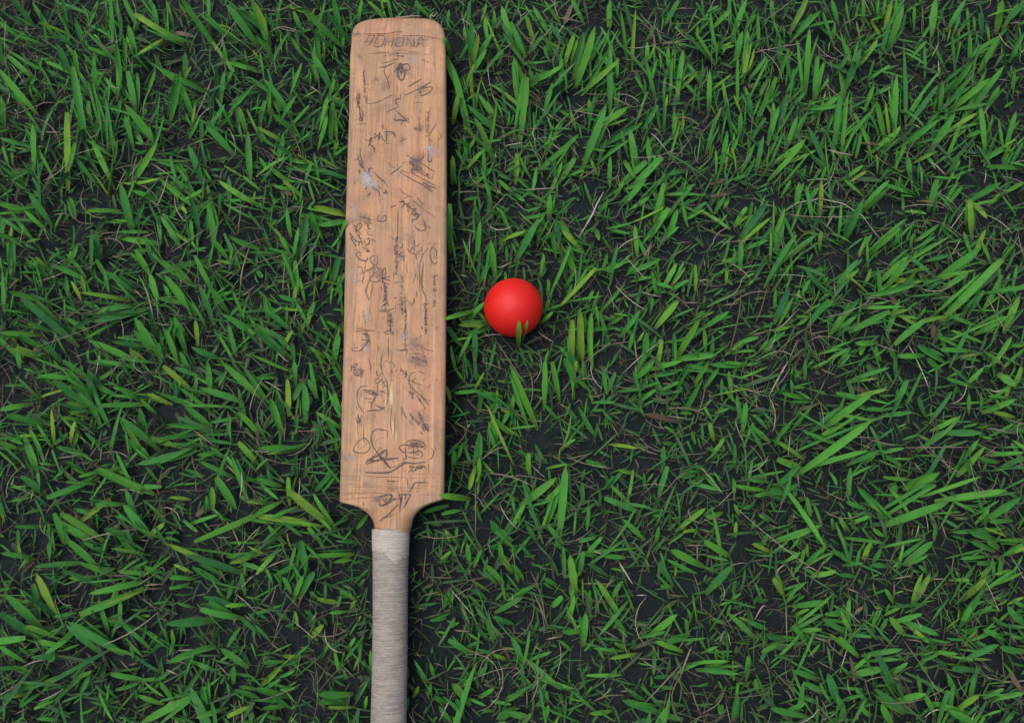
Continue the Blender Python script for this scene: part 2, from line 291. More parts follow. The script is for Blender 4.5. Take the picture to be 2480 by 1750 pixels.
# ------------------------------------------------------------------ grass read off the photograph
# region origin (photo px) -> blades "base_u base_v tip_u tip_v width" in 3.698x region pixels
ZS = 2293.0 / 620.0
BLADES = {
(0, 0): """275 200 110 0 60;460 290 295 30 45;600 240 560 0 45;800 220 880 0 50;1010 330 985 -20 60;1090 300 1040 -10 60;1220 230 1100 -10 55;1590 350 1215 130 65;
1410 230 1370 30 55;1890 380 1640 10 55;1870 180 1860 -20 45;2060 360 1780 120 50;2293 390 2050 60 80;2293 230 2020 -10 60;400 415 170 330 50;160 330 -10 190 70;160 400 -20 340 50;
740 400 670 200 45;660 410 470 300 40;620 640 510 400 60;270 680 60 490 55;290 970 -10 620 65;370 880 270 740 50;490 880 420 760 50;360 640 380 500 30;1030 520 800 430 60;
1060 780 1035 390 60;1220 520 1150 230 80;1320 620 1180 480 70;860 830 840 500 45;700 660 670 450 50;760 1280 650 620 75;780 790 700 640 60;640 660 410 550 60;850 870 690 750 50;
1080 870 930 690 60;1205 950 1145 650 60;1380 1270 1120 940 80;970 1290 870 870 45;1050 1050 1080 890 45;1190 1290 1120 1040 55;1340 1110 1430 930 45;1530 1040 1610 650 55;
1820 810 1420 610 60;1660 680 1660 470 60;1330 820 1390 630 40;1720 1050 1610 740 55;1980 910 2010 640 50;2040 580 1990 350 80;2293 640 2050 560 50;2060 1000 2220 820 45;
1890 1140 2010 940 45;2200 1170 2140 960 55;2090 1380 1850 1130 65;2240 1600 2220 1200 60;1800 1240 1800 1060 60;1700 1160 1820 1040 50;40 1180 30 900 40;300 1560 290 1120 75;
220 1300 0 1240 70;610 1620 600 1030 70;590 1600 670 1290 45;1000 1640 830 1290 70;880 1460 700 1400 50;800 1590 680 1420 50;1210 1600 1400 1290 60;1630 1440 1300 1420 50;
1810 1640 1690 1310 70;1690 1600 1560 1510 45;200 1640 0 1480 90;70 1470 20 1310 50;1380 1290 1220 1280 40;1500 1160 1360 1130 45;1500 330 1240 480 40;970 330 910 220 40;1550 250 1490 10 40;860 640 740 480 35;1010 1340 940 870 35""",
(620, 0): """110 360 -20 20 65;130 480 0 320 60;570 560 540 260 55;740 390 450 120 80;460 120 280 50 60;420 310 340 110 60;550 230 620 0 40;740 270 690 0 60;420 500 320 340 50;
660 760 500 470 70;550 720 510 580 55;310 840 410 570 55;290 1020 80 720 65;120 1000 120 800 50;650 860 700 720 70;560 1180 640 880 90;670 1230 690 910 60;830 990 660 860 70;
780 1170 700 1040 60;700 850 810 730 50;810 620 690 510 45;830 680 760 630 40;920 200 950 0 75;1000 170 990 80 60;1170 170 1000 10 70;1210 150 1180 -10 65;1540 150 1420 20 70;1450 150 1440 0 50;
330 1160 150 1020 80;320 1120 480 940 40;40 1100 80 910 50;240 1270 10 1140 60;200 1400 240 1200 50;560 1620 520 1370 60;540 1510 280 1500 65;300 1620 120 1490 90;60 1620 130 1530 60;130 1560 30 1410 50;
820 1600 560 1520 60;700 1390 710 1260 45;820 1300 700 1390 50;830 1360 720 1390 50;1740 500 1690 340 45;1890 1080 1760 590 95;1820 800 1700 490 75;1770 1080 1810 850 60;1940 880 1930 620 60;1925 560 1930 190 70;
1940 650 2060 450 60;1960 560 2120 290 55;1960 290 2020 220 40;2293 380 2200 60 65;2150 240 2130 90 60;2110 1380 1960 1060 75;2130 1160 1900 950 60;2100 1020 1990 840 50;2293 1610 2170 1560 70;
1760 1620 1760 1400 60;1830 1420 1800 1240 60;1890 1420 1860 1210 50;1900 1500 2030 1350 45;1720 230 1730 90 45;1990 1620 2110 1510 45;2250 1120 2270 1000 40;1890 200 1910 20 60;2020 160 2060 40 50;780 420 790 290 45;610 530 610 300 30""",
(1240, 0): """50 880 20 520 70;110 480 -10 210 60;40 130 60 0 45;190 340 130 140 60;460 390 340 200 45;330 300 190 60 50;480 560 560 310 70;560 660 640 300 80;590 720 740 250 75;700 550 860 300 40;
640 200 540 0 45;880 210 880 -10 60;1030 560 970 90 70;880 970 880 410 65;220 720 450 590 60;210 760 150 590 35;430 780 440 540 60;80 1210 130 710 80;170 1150 150 960 40;290 990 360 750 50;340 540 290 410 50;
740 790 920 650 40;690 1070 690 890 70;570 1150 520 990 50;650 1460 840 960 85;830 1110 1030 960 50;1110 1470 1060 1170 65;780 1460 850 1250 60;840 1290 1160 1110 65;320 1350 460 1090 40;270 1490 590 1210 55;
430 1620 560 1420 60;30 1620 40 1380 60;170 1590 70 1400 50;390 1610 380 1450 45;490 1430 490 1300 40;1280 860 1200 550 50;1200 580 1210 380 80;1280 700 1280 580 40;1180 1150 1300 950 50;1360 1150 1370 900 45;
1440 1200 1450 1000 50;1480 860 1530 460 55;1420 620 1400 430 50;1450 610 1440 440 35;1770 540 1530 280 75;1660 340 1660 210 60;1680 800 1710 550 50;1500 800 1640 660 40;1380 720 1390 620 40;1380 200 1490 0 90;1350 240 1350 100 45;
1760 1000 1770 640 50;1800 800 1950 680 35;1760 240 1660 30 45;1800 250 1960 90 55;1980 340 2100 0 60;2000 560 2060 290 70;2080 640 2110 280 60;2210 400 2200 120 55;2020 900 2020 500 40;1810 440 1990 410 40;2130 230 2180 130 45;
2140 690 2280 510 40;1970 1210 1920 910 55;1750 1330 1830 1040 45;2050 1200 2050 1010 55;1880 1470 1930 1180 50;1960 1390 2030 1220 45;2060 1520 2170 1290 55;2190 1520 2250 1230 50;2160 1060 2120 830 40;2293 720 2220 860 45;2200 1060 2293 830 60;
1000 1620 1200 1450 70;1100 1640 1330 1410 70;1240 1450 1220 1230 50;870 1620 880 1400 50;1360 1620 1470 1500 70;2010 1620 2030 1540 40;1910 930 1890 750 35;2250 250 2293 180 40;1800 350 1790 250 45;1140 80 970 40 40;1830 480 1900 330 45""",
(1860, 0): """50 180 30 0 60;210 260 340 0 60;230 350 470 100 45;590 410 490 120 60;590 330 600 200 35;630 210 570 0 60;850 160 850 0 50;990 170 990 -10 40;1050 250 1110 0 70;1080 430 1210 50 75;1140 170 1150 0 50;
1000 280 1130 180 40;850 380 980 290 40;800 590 980 360 70;690 800 830 440 70;340 780 370 270 55;110 620 100 340 50;-10 600 70 520 40;200 700 160 510 50;420 860 440 520 65;460 820 540 710 40;730 560 680 380 40;1230 1000 1215 430 65;
1130 1160 1150 690 65;1290 510 1420 370 55;1470 290 1500 0 80;1300 230 1310 60 40;1620 250 1770 0 75;1850 290 1840 150 50;1680 680 1650 300 50;1600 840 1830 560 90;1810 540 1810 290 75;1840 470 2070 330 40;1900 620 2060 340 55;1920 300 1910 120 50;
2050 270 2100 0 100;2293 10 2150 180 60;2150 250 2060 350 30;2180 530 2293 300 60;2200 820 2210 640 40;1290 1080 1520 770 55;1540 1000 1570 740 55;1650 970 1980 710 70;1810 1010 2110 600 60;1950 980 2070 770 55;1420 1120 1530 1010 80;
1570 1030 1620 870 55;1460 1340 1670 1020 70;1650 1150 1880 1010 45;1940 1370 1900 950 65;1230 1290 1520 1080 60;1140 1500 1220 1310 60;930 1360 1130 1190 50;1040 1230 970 910 55;1040 1400 1030 1250 35;870 980 950 760 45;960 850 1100 780 40;
920 700 1090 590 40;590 1310 650 830 60;660 1360 710 880 50;710 1280 910 1010 45;400 1090 400 900 35;410 1040 650 860 50;350 970 610 950 45;200 960 330 830 40;20 920 70 700 55;60 1100 40 900 60;100 1140 170 860 60;10 1260 100 960 60;
160 1320 260 1050 60;510 1470 360 1140 55;490 1490 230 1190 50;60 1450 330 1250 50;40 1580 320 1280 50;300 1600 340 1480 65;470 1620 520 1490 55;700 1600 850 1480 95;790 1390 830 1190 50;1280 1620 1250 1400 55;1320 1450 1480 1370 60;1220 1310 1410 1290 40;
2130 1340 2220 1010 65;2180 1470 2280 1280 65;2100 1430 2150 1300 60;1940 1430 2150 1310 45;1600 1480 1780 1330 45;1640 1560 1720 1440 50;2240 1510 1970 1490 45;1000 1620 1080 1500 45;1110 1560 1240 1520 40;1520 1610 1700 1590 55;150 1590 150 1490 45;1830 520 1940 500 45;640 660 640 570 45""",
(0, 438): """250 80 130 0 70;60 80 -10 20 60;440 370 260 110 80;300 280 -20 200 80;270 500 90 260 55;30 560 10 330 40;400 190 310 90 50;670 330 630 150 55;1040 270 770 270 45;1180 420 1080 30 85;1150 130 1200 0 45;1420 170 1190 90 50;
1760 240 1440 -10 80;1600 570 1440 320 55;1720 560 1710 360 50;1910 540 1860 190 75;2030 690 1900 530 60;2293 590 2050 490 80;2293 200 1960 0 55;1960 280 1970 110 35;1870 50 1650 170 45;820 740 820 440 65;100 850 110 550 65;620 720 680 580 45;
590 720 440 630 50;450 800 320 680 65;460 930 340 750 45;340 1040 290 750 40;1400 560 1100 520 65;1380 720 1310 540 80;1410 1100 1340 830 75;1340 840 1210 620 65;1680 890 1430 710 70;1760 780 1610 720 45;1900 980 1750 680 75;2050 820 2080 610 45;
950 860 860 700 80;1180 980 950 810 80;730 880 480 760 80;960 930 840 850 45;760 1000 730 840 55;610 1020 590 850 45;720 1060 640 900 60;1100 1060 730 1000 60;1230 960 1230 880 30;30 1120 20 800 60;340 1060 80 990 60;640 1430 210 1060 85;910 1200 760 1080 90;
1280 1150 840 1260 70;1120 1110 1060 1090 60;700 1180 590 1120 55;800 1340 600 1230 50;1030 1270 760 1410 50;680 1330 520 1300 50;1400 1530 1210 1230 75;1330 1500 1200 1340 55;1580 1610 1495 1350 65;1660 1530 1560 1220 65;1770 1450 1750 1250 45;2110 1540 2050 1300 55;
1960 1420 1920 1320 50;1720 1160 1480 850 85;1650 1090 1420 1050 60;1900 1250 1790 940 50;2030 1160 1890 960 70;2100 980 1890 1040 65;2293 1380 2020 1200 75;2293 1290 2120 1290 50;1940 1580 1720 1490 60;1180 1600 800 1430 65;1300 1480 1010 1440 50;
400 1500 170 1380 85;330 1380 -10 1360 55;180 1600 -10 1400 75;330 1580 100 1500 50;520 1600 390 1420 70;930 1620 840 1510 55;800 1600 790 1510 45;1430 1600 1420 1450 45;120 1200 60 1100 60;1190 1590 1170 1490 45;240 510 110 530 45;180 900 60 860 40""",
(620, 438): """60 220 90 0 60;180 180 120 100 65;400 130 250 0 75;160 250 150 160 55;310 470 280 250 55;390 680 450 320 75;580 490 490 290 55;300 660 220 510 80;320 850 240 620 70;370 980 350 720 65;490 820 490 620 60;800 300 520 230 70;800 360 570 400 60;740 510 800 370 50;
780 700 640 660 40;690 900 740 690 70;760 1040 740 860 50;730 1090 770 980 60;280 640 110 600 50;120 1090 20 980 70;390 1080 200 1020 60;300 1330 60 1140 80;470 1260 520 1090 50;110 1230 70 1040 60;60 1300 -20 1280 50;280 1560 -10 1330 75;660 1430 440 1290 70;700 1610 740 1380 55;
610 1570 480 1480 40;250 1500 320 1350 40;340 1610 330 1450 45;770 1340 640 1260 50;1740 600 1735 220 60;1980 680 2010 360 50;2010 890 2110 690 65;2140 880 2100 540 65;2070 300 2090 120 55;2293 470 2190 250 40;2293 110 2180 0 50;2210 620 2180 500 45;2000 330 1960 220 45;
1710 1230 1920 1170 45;1900 1270 2040 1090 55;2050 1270 1970 1160 35;1960 1590 1960 1340 60;2050 1330 1890 1360 45;1840 1470 1720 1310 60;2050 1290 1820 1290 45;2250 720 2240 580 60;1990 880 1990 760 50;120 400 180 350 60;20 800 60 860 60""",
(1240, 438): """50 680 230 350 65;120 330 290 300 45;230 560 250 380 40;390 670 360 460 55;440 570 390 350 60;610 600 450 440 55;570 830 490 620 60;720 710 590 720 45;660 660 480 590 45;330 340 340 120 65;400 110 330 90 60;290 220 130 270 40;430 1120 740 790 50;480 940 560 800 55;
310 1010 320 880 45;250 850 270 700 45;800 800 850 650 55;830 790 1000 740 60;1040 830 1130 720 50;1090 810 1330 700 50;680 1130 730 980 55;540 1600 540 1260 60;630 1560 610 1160 70;700 1560 710 1190 60;650 1380 650 1200 40;560 1620 430 1490 60;850 1310 740 1330 90;870 420 1080 370 45;
1120 640 1100 400 50;920 140 1000 0 60;1000 200 1180 0 75;1240 500 1400 250 65;1410 500 1480 260 80;1280 330 1360 30 55;1300 190 1260 90 45;1480 200 1600 60 45;1530 120 1560 0 50;1590 310 1740 190 50;1820 280 1910 130 55;2000 400 2100 240 50;2060 500 2293 180 75;2120 330 2150 190 35;
2190 510 2200 370 45;2080 610 2293 530 45;1290 1000 1260 820 70;1330 1000 1310 870 50;1360 940 1470 740 75;1430 980 1580 890 45;1240 1190 1260 1060 55;1310 1290 1490 1080 65;980 1370 1140 1160 50;1640 960 1640 760 50;1500 1540 1680 1240 85;1700 1230 1810 1170 55;1720 1310 1940 1170 50;
1730 1510 1720 1320 60;2040 780 2050 560 70;2050 700 1910 720 50;2060 880 2170 830 40;1820 1020 1890 960 50;1720 1130 1730 1030 45;1180 1600 1200 1360 65;1220 1560 1290 1390 50;2010 1470 2200 1400 55;2220 1510 2293 1420 45;1700 450 1660 390 45;1480 1600 1820 1560 65;1080 880 1070 850 60;
740 450 780 530 45;770 300 850 190 40;180 1600 140 1520 60;1050 1510 1080 1370 50;1120 1440 1180 1350 50;930 1190 1040 1210 40;1780 920 1800 850 60;2180 100 2293 70 60;20 110 110 180 60;590 990 580 800 40;1500 90 1640 30 50""",
(1860, 438): """130 120 200 0 50;260 250 280 20 60;350 240 450 60 60;470 310 480 0 70;610 210 480 60 60;550 340 600 230 55;680 520 850 170 110;720 480 780 280 80;840 120 700 0 40;870 220 1080 0 60;1290 110 1050 30 60;1440 240 1510 0 65;1590 190 1700 20 40;1620 200 1740 50 45;1820 170 2080 20 95;
1820 470 1810 180 55;1720 280 1830 210 50;1980 190 2080 110 40;2110 110 2293 10 60;40 540 150 250 55;920 660 1170 430 60;1050 560 1250 340 40;1180 570 1140 470 50;1280 600 1300 470 60;820 640 930 480 60;640 890 800 710 60;1000 980 980 780 50;1030 880 1250 680 100;1050 960 1250 720 60;1120 890 1380 900 55;
940 1020 1300 930 60;850 940 920 790 40;470 610 480 450 45;10 860 160 570 40;0 900 240 500 45;180 890 180 760 35;490 980 340 800 60;500 930 540 860 60;300 1030 380 880 55;70 1240 190 960 70;370 1290 540 1070 50;540 1390 650 1210 60;640 1260 810 1060 85;640 1320 790 1210 50;770 1330 1080 1170 70;1060 1190 1250 1150 70;
1350 520 1530 390 50;1700 500 1560 390 40;1560 840 1900 600 80;1860 660 1950 440 50;1610 1190 2080 720 95;1560 960 1800 810 55;1310 760 1400 670 50;1420 720 1620 670 45;1750 1000 1780 830 35;1810 1190 1930 990 50;2130 1320 2250 1040 60;1880 1360 2130 1230 50;2000 1230 2160 1220 50;1170 1440 1420 1240 70;1380 1260 1590 1210 45;
1890 1300 1610 1200 55;1330 1240 1410 1130 60;1940 1130 2090 850 45;2150 1030 2293 930 45;2190 1000 2230 760 45;2140 780 2210 620 40;680 1470 760 1430 60;560 1590 720 1500 60;640 1620 740 1490 55;960 1440 780 1450 55;1150 1620 1100 1490 60;1380 1560 1180 1570 60;1560 1610 1360 1480 60;1780 1520 1560 1510 50;-10 1470 150 1350 60;
200 1300 60 1340 40;360 1210 260 1290 35;900 330 780 340 40;460 1600 450 1540 60;2040 1620 2180 1400 50;2293 1460 2180 1470 40;160 680 40 620 50;360 740 400 650 50;500 780 410 810 40;880 1460 830 1560 45""",
(0, 874): """420 160 390 10 50;660 150 340 130 55;440 210 320 90 60;540 80 480 0 60;880 380 760 110 85;740 110 570 0 70;760 260 600 80 60;960 550 840 270 65;830 420 490 180 75;810 410 590 370 50;1260 390 890 400 60;1040 310 830 200 60;1380 450 1260 340 50;1270 340 1080 260 30;1520 380 1320 290 45;
1690 240 1470 50 55;1870 440 1610 240 40;1770 140 1560 60 45;1880 260 1860 20 65;2293 290 2000 20 75;2130 350 1790 240 65;1570 350 1560 200 50;1880 580 1650 390 60;1880 600 1500 570 60;2293 630 2140 460 60;1750 650 1440 690 45;1390 770 1080 510 65;1320 720 1250 420 60;1270 420 1330 1100 0;
260 390 -10 440 55;410 550 70 490 65;40 490 -10 470 60;480 700 460 430 65;440 740 330 560 75;320 960 220 680 65;180 790 -10 720 55;190 910 30 760 45;720 530 540 500 45;690 600 670 530 45;660 750 690 640 45;750 840 510 770 50;750 1010 590 890 75;480 930 350 910 50;1060 970 870 980 60;1310 1160 870 980 80;880 990 700 1040 55;
830 1060 430 1220 60;670 1170 530 1200 40;1330 850 1230 730 50;1300 870 1150 700 70;1680 810 1240 920 80;1620 850 1510 900 45;1400 1060 1310 950 60;1960 830 1770 840 45;2293 900 2140 730 60;2050 1030 1790 900 55;1800 1020 1660 970 50;2293 1070 2120 1030 65;2090 1290 1940 1050 75;1900 1310 1900 1130 60;1690 1240 1520 1220 70;
2293 1380 1760 1610 85;2000 1420 1900 1310 60;400 1200 190 1030 65;300 1130 260 1270 35;250 1220 100 1250 50;400 1450 310 1230 50;430 1480 380 1400 45;50 1400 -10 1240 60;370 1480 130 1480 40;850 1380 680 1330 55;1090 1280 850 1280 60;1340 1550 1110 1290 90;1210 1380 1130 1160 65;1210 1580 940 1500 65;1130 1620 1030 1550 70;1340 1550 1470 1450 45;
560 1600 490 1370 70;800 1600 540 1450 90;880 1580 560 1370 70;160 1640 160 1510 50;460 1640 470 1500 60;1600 1620 1490 1580 60;1590 1530 1480 1540 35;1660 700 1740 790 0;1740 770 1600 750 55;1010 80 870 170 40;1060 230 1050 110 50;440 500 260 480 40;90 700 200 740 45;2180 90 2030 90 0;1850 70 1740 50 45""",
(620, 874): """350 190 340 0 55;530 290 480 0 70;160 150 0 150 55;290 450 280 160 55;440 510 430 210 65;70 340 -10 240 50;230 620 130 340 80;620 360 610 230 45;760 460 700 280 50;740 720 630 530 55;730 800 710 680 40;660 590 500 610 35;360 770 30 780 60;80 690 0 560 80;370 1020 360 840 45;
690 980 540 1150 80;200 1110 0 1050 65;640 1450 280 1150 95;300 1260 290 1050 50;200 1270 -10 1380 60;400 1430 40 1390 60;810 1420 700 1470 60;240 1610 110 1470 75;590 1620 470 1490 65;990 1380 900 1500 50;460 550 370 520 40;1740 350 1700 220 55;1700 480 1720 400 40;1990 1320 2293 1310 0;
1890 1230 1690 1210 55;1880 1320 1910 1220 60;1960 960 1910 1150 45;1700 1300 1500 1360 45;1800 750 1720 840 45;1760 960 1770 800 50;1990 450 2020 240 55;2190 310 2040 280 50;2110 420 2060 310 60;2150 700 2120 490 60;2293 640 2150 530 60;2293 380 2210 560 50;2000 900 2000 640 60;2010 1030 2000 870 50;
2240 1620 2100 1430 80;2280 1600 2180 1500 50;760 180 690 40 55;480 200 450 150 55;1970 150 1960 0 45;340 640 330 700 40;1790 1600 1800 1490 40;1730 1610 1700 1510 45""",
(1240, 874): """200 540 -10 50 75;290 380 300 0 60;420 330 360 20 55;570 210 480 -10 90;560 150 580 0 40;0 470 10 310 35;850 270 820 80 60;870 250 930 100 55;1110 150 1270 0 85;1260 70 1520 0 60;1340 270 1270 110 55;1140 370 1280 260 55;1560 440 1700 170 75;1650 180 1760 0 55;1970 310 1940 90 50;2050 40 1780 30 55;2000 110 2040 20 60;
720 370 690 280 45;730 650 590 410 60;830 440 730 440 45;2070 600 2100 370 55;1830 460 1950 420 45;2010 440 1950 410 45;2293 710 2140 580 65;1810 700 1770 550 55;1800 830 1900 690 40;1990 920 1990 740 50;1350 960 1360 760 55;1320 1180 1390 950 55;820 940 670 890 50;1070 1000 950 970 45;1740 980 1640 940 45;1860 1160 1740 1050 35;1750 1050 1630 1040 60;
2240 1150 2020 1120 50;2293 1180 2170 1210 50;110 1270 390 1050 80;310 1440 430 1090 80;430 1500 480 950 85;340 1080 330 970 50;10 1470 110 1280 60;20 1340 0 1230 50;440 1620 320 1470 90;230 1620 130 1470 55;160 1000 150 830 50;640 1260 630 1090 45;670 1490 690 1300 45;1110 1340 840 1230 60;1170 1580 1000 1420 55;1500 1500 1730 1320 60;1730 1370 1810 1310 40;
1870 1360 1730 1390 50;1350 1370 1260 1380 40;1420 1480 1420 1340 55;1290 1610 1310 1480 45;1650 1520 1540 1530 50;2000 1560 2010 1440 60;2293 1430 2210 1370 60;530 680 520 600 55;450 780 570 700 35;870 1130 970 1010 55;780 1300 740 1240 55;1640 730 1610 630 40;2030 1370 1990 1280 50;1600 470 1500 465 30;1190 490 1150 400 45;1440 740 1350 735 45;60 760 0 720 50;150 850 60 800 40;1190 1130 1180 1000 40;2160 1290 2070 1320 35""",
(1860, 874): """330 150 330 -10 40;1150 150 1140 -10 60;750 170 1080 60 45;540 570 940 280 95;850 340 620 290 50;1150 380 1250 170 60;1060 440 880 430 45;1030 490 1290 460 45;1410 480 1350 320 50;330 970 920 540 85;390 940 620 860 50;280 950 90 880 65;70 1120 270 940 65;150 1170 -10 1170 55;620 740 310 620 40;740 920 980 820 45;1000 830 1220 780 60;
1180 930 1050 840 40;1370 790 1570 620 45;1480 610 1700 500 45;1580 640 1910 640 70;1900 660 2010 690 60;1950 450 2220 340 75;2190 500 2020 460 45;1790 200 1930 60 45;1830 230 1610 160 50;1720 1000 1940 770 75;2000 840 2293 820 50;2080 960 2293 860 50;2050 900 1890 860 45;1250 1130 1530 1000 75;1480 1110 1370 1140 60;1250 1060 1040 1040 40;1580 1240 2120 1160 65;
1100 1450 1600 1270 90;1060 1380 810 1130 90;860 1310 700 1260 60;730 1170 740 960 55;380 1370 350 1220 50;120 1600 470 1470 55;690 1510 640 1400 55;580 1500 570 1410 55;740 1450 900 1390 45;940 1600 840 1490 60;1960 1420 2260 1220 85;1870 1440 1980 1320 55;2170 1430 2000 1440 40;2060 1500 1660 1530 50;2020 1600 1800 1520 70;1490 1600 1490 1510 70;2293 1600 2040 1600 50;
110 290 160 200 40;330 330 120 280 45;1220 700 1340 660 55;880 910 960 850 60;1800 460 1800 300 40;1910 430 1910 300 40;620 590 490 660 40;230 600 400 400 35;1000 190 1040 120 45;1410 490 1510 460 40;2180 610 2293 560 50;1760 580 1870 560 35;2200 230 2270 60 50;2030 130 2020 0 50;450 1620 450 1500 45;700 200 750 180 45;120 640 60 760 60;1040 1560 940 1490 40;60 700 120 660 50;400 60 540 0 50;280 90 240 150 50""",
(0, 1312): """170 130 160 0 55;440 160 440 0 50;860 220 620 0 60;280 150 10 100 50;280 120 170 250 50;690 190 330 220 55;2010 240 1510 20 100;1960 370 1730 230 55;2293 110 2030 130 65;1230 110 1090 0 60;920 80 740 0 50;500 640 330 290 60;530 310 450 320 55;850 310 620 320 50;1300 280 1060 260 65;1460 270 1290 210 50;1250 360 810 460 60;1250 430 730 640 70;1010 560 1050 420 60;
1730 330 1520 320 55;1680 370 1520 410 50;330 740 50 470 80;290 830 -10 630 80;480 840 230 750 50;660 640 480 670 40;1050 970 620 720 95;870 970 600 750 60;890 750 720 780 45;640 820 400 1000 55;1320 930 1060 700 45;1080 700 1080 540 50;1310 710 1200 650 45;1280 860 1310 740 45;1900 700 1500 730 75;1550 920 1540 780 55;1500 900 1470 770 50;1730 580 1590 540 50;2110 580 1830 490 60;2120 670 1880 540 50;
2080 360 2030 510 50;2293 800 2170 690 70;2190 450 2160 280 45;1880 940 1500 1080 60;2190 1110 1980 960 65;2090 1250 2090 1110 50;2140 780 2040 940 50;200 1060 -10 930 65;570 1030 280 1030 45;690 920 560 970 45;570 930 330 880 65;230 910 80 850 50;200 1120 -10 1130 70;380 1210 10 1390 75;520 1200 370 1270 45;640 1260 490 1410 65;1260 1220 1000 1180 60;1240 1250 1040 1320 45;1460 1220 1270 1230 50;1440 1440 1240 1370 55;
1050 1390 940 1270 50;1550 1430 1430 1250 65;1430 1250 1350 1350 55;690 1240 630 1200 45;100 1240 30 1210 75;350 1360 170 1480 50;480 1420 310 1490 50;840 1480 720 1530 55;900 1460 870 1530 45;800 1180 720 1350 45;1750 1370 1260 1620 80;1540 1450 1300 1600 60;1840 1520 1810 1290 60;2010 1490 1760 1570 70;2240 1470 2040 1560 60;2293 1320 2140 1290 65;2293 1390 2110 1330 40;820 1570 730 1610 55;520 1600 330 1580 50;440 1530 360 1580 60;30 1580 30 1420 45;
110 340 10 350 40;380 520 210 530 40;1220 1400 1215 1320 40;920 690 820 660 50;2030 1220 1950 1170 45;2293 1620 2270 1530 45;1180 230 1320 170 30;140 1240 20 1290 35""",
(620, 1312): """460 270 400 0 85;830 110 480 130 55;840 160 690 180 50;160 120 10 280 65;370 190 180 290 65;140 370 90 240 60;310 450 240 310 60;400 490 510 280 65;740 540 560 510 80;560 500 490 440 60;890 520 760 440 70;850 600 890 530 55;150 600 0 640 55;110 870 -10 740 75;510 760 480 620 45;340 750 270 750 50;370 740 350 620 45;500 850 600 740 60;830 950 890 850 50;740 1150 710 1000 60;
750 1160 770 1040 40;1030 1130 1030 970 50;230 1070 50 1080 60;410 1020 240 1020 40;60 1270 210 1120 55;270 1380 -10 1310 85;360 1300 220 1320 50;270 1460 130 1370 90;240 1470 60 1490 55;830 1360 560 1360 65;780 1430 560 1430 50;980 1480 1000 1380 60;210 1580 60 1540 65;730 1520 690 1590 65;840 1580 790 1530 55;370 1590 300 1610 60;570 1620 530 1560 50;1380 310 1450 260 50;1530 520 1580 420 70;
1690 680 1560 700 60;1680 660 1630 630 50;1680 560 1730 430 40;1660 150 1750 80 55;1960 210 2020 70 50;1910 180 1890 10 45;1880 30 1850 100 0;2200 350 2060 210 55;2293 260 2200 130 70;2190 180 2170 0 100;2050 500 1920 420 65;2130 850 2070 690 60;2260 730 2130 670 60;1910 990 1730 880 60;1900 930 2010 890 50;2230 1050 2120 1010 50;2250 1070 2293 1060 45;1900 1440 1760 1270 75;1830 1270 1970 1210 65;
1750 760 1820 720 60;1590 1190 1560 1080 45;1700 1440 1600 1380 50;1540 1370 1560 1270 45;1350 1500 1360 1400 50;1360 1210 1370 1130 40;2010 1380 2130 1310 50;2120 1510 2030 1510 70;2170 1500 2170 1450 50;1590 1620 1620 1560 60;2293 1530 2210 1600 60;1410 1380 1460 1290 35;2270 500 2250 450 40;1910 760 1840 540 40;600 60 560 0 55;240 60 220 0 70""",
(1240, 1312): """560 430 520 120 105;460 60 400 0 60;90 320 0 200 60;30 90 0 20 60;390 380 290 320 50;180 400 0 490 65;260 500 260 390 45;930 620 750 340 55;900 510 990 350 65;610 270 640 90 50;750 120 650 110 40;990 140 820 130 50;500 650 590 490 60;640 900 660 640 75;600 800 450 800 60;520 960 420 880 60;1000 780 890 650 50;1680 200 1430 70 75;1430 370 1310 180 60;1470 280 1470 170 50;1430 390 1330 400 45;
1920 110 1730 0 65;1760 430 1970 210 70;2293 80 2150 20 50;1770 740 1800 450 55;1900 720 1790 690 65;1930 640 1960 560 55;1990 470 2000 350 35;1960 520 2050 460 40;2210 480 2170 550 65;2260 770 2110 710 50;1240 830 1470 650 60;1570 830 1400 890 60;1570 820 1560 700 80;1500 970 1290 890 50;1310 910 1310 1050 55;1100 1000 880 1040 60;1010 950 920 900 50;820 1040 770 960 60;1830 1040 1830 950 55;
1750 1110 1920 1060 50;1690 1150 2020 1180 80;2100 1190 2120 1030 70;2200 1330 2180 1230 60;2030 1300 1940 1310 80;1980 1580 2010 1400 55;1890 1530 1880 1450 50;90 1060 0 850 70;100 900 0 830 50;80 1060 0 1060 45;210 1150 240 1050 40;320 1430 310 1330 60;300 1600 330 1460 55;520 1440 540 1330 45;1310 1530 1000 1420 70;1270 1470 1100 1450 50;870 1510 700 1530 50;590 1600 520 1610 45;1510 1580 1350 1540 55;440 1490 370 1470 45;
1240 1280 1240 1200 40;860 1360 880 1300 45;780 1200 800 1100 45;1400 1200 1270 1210 40;50 1340 0 1370 40;700 920 690 870 45;200 790 220 720 45;1090 950 1090 870 45;2293 960 2220 1070 45;1590 680 1570 600 50;700 540 700 430 40""",
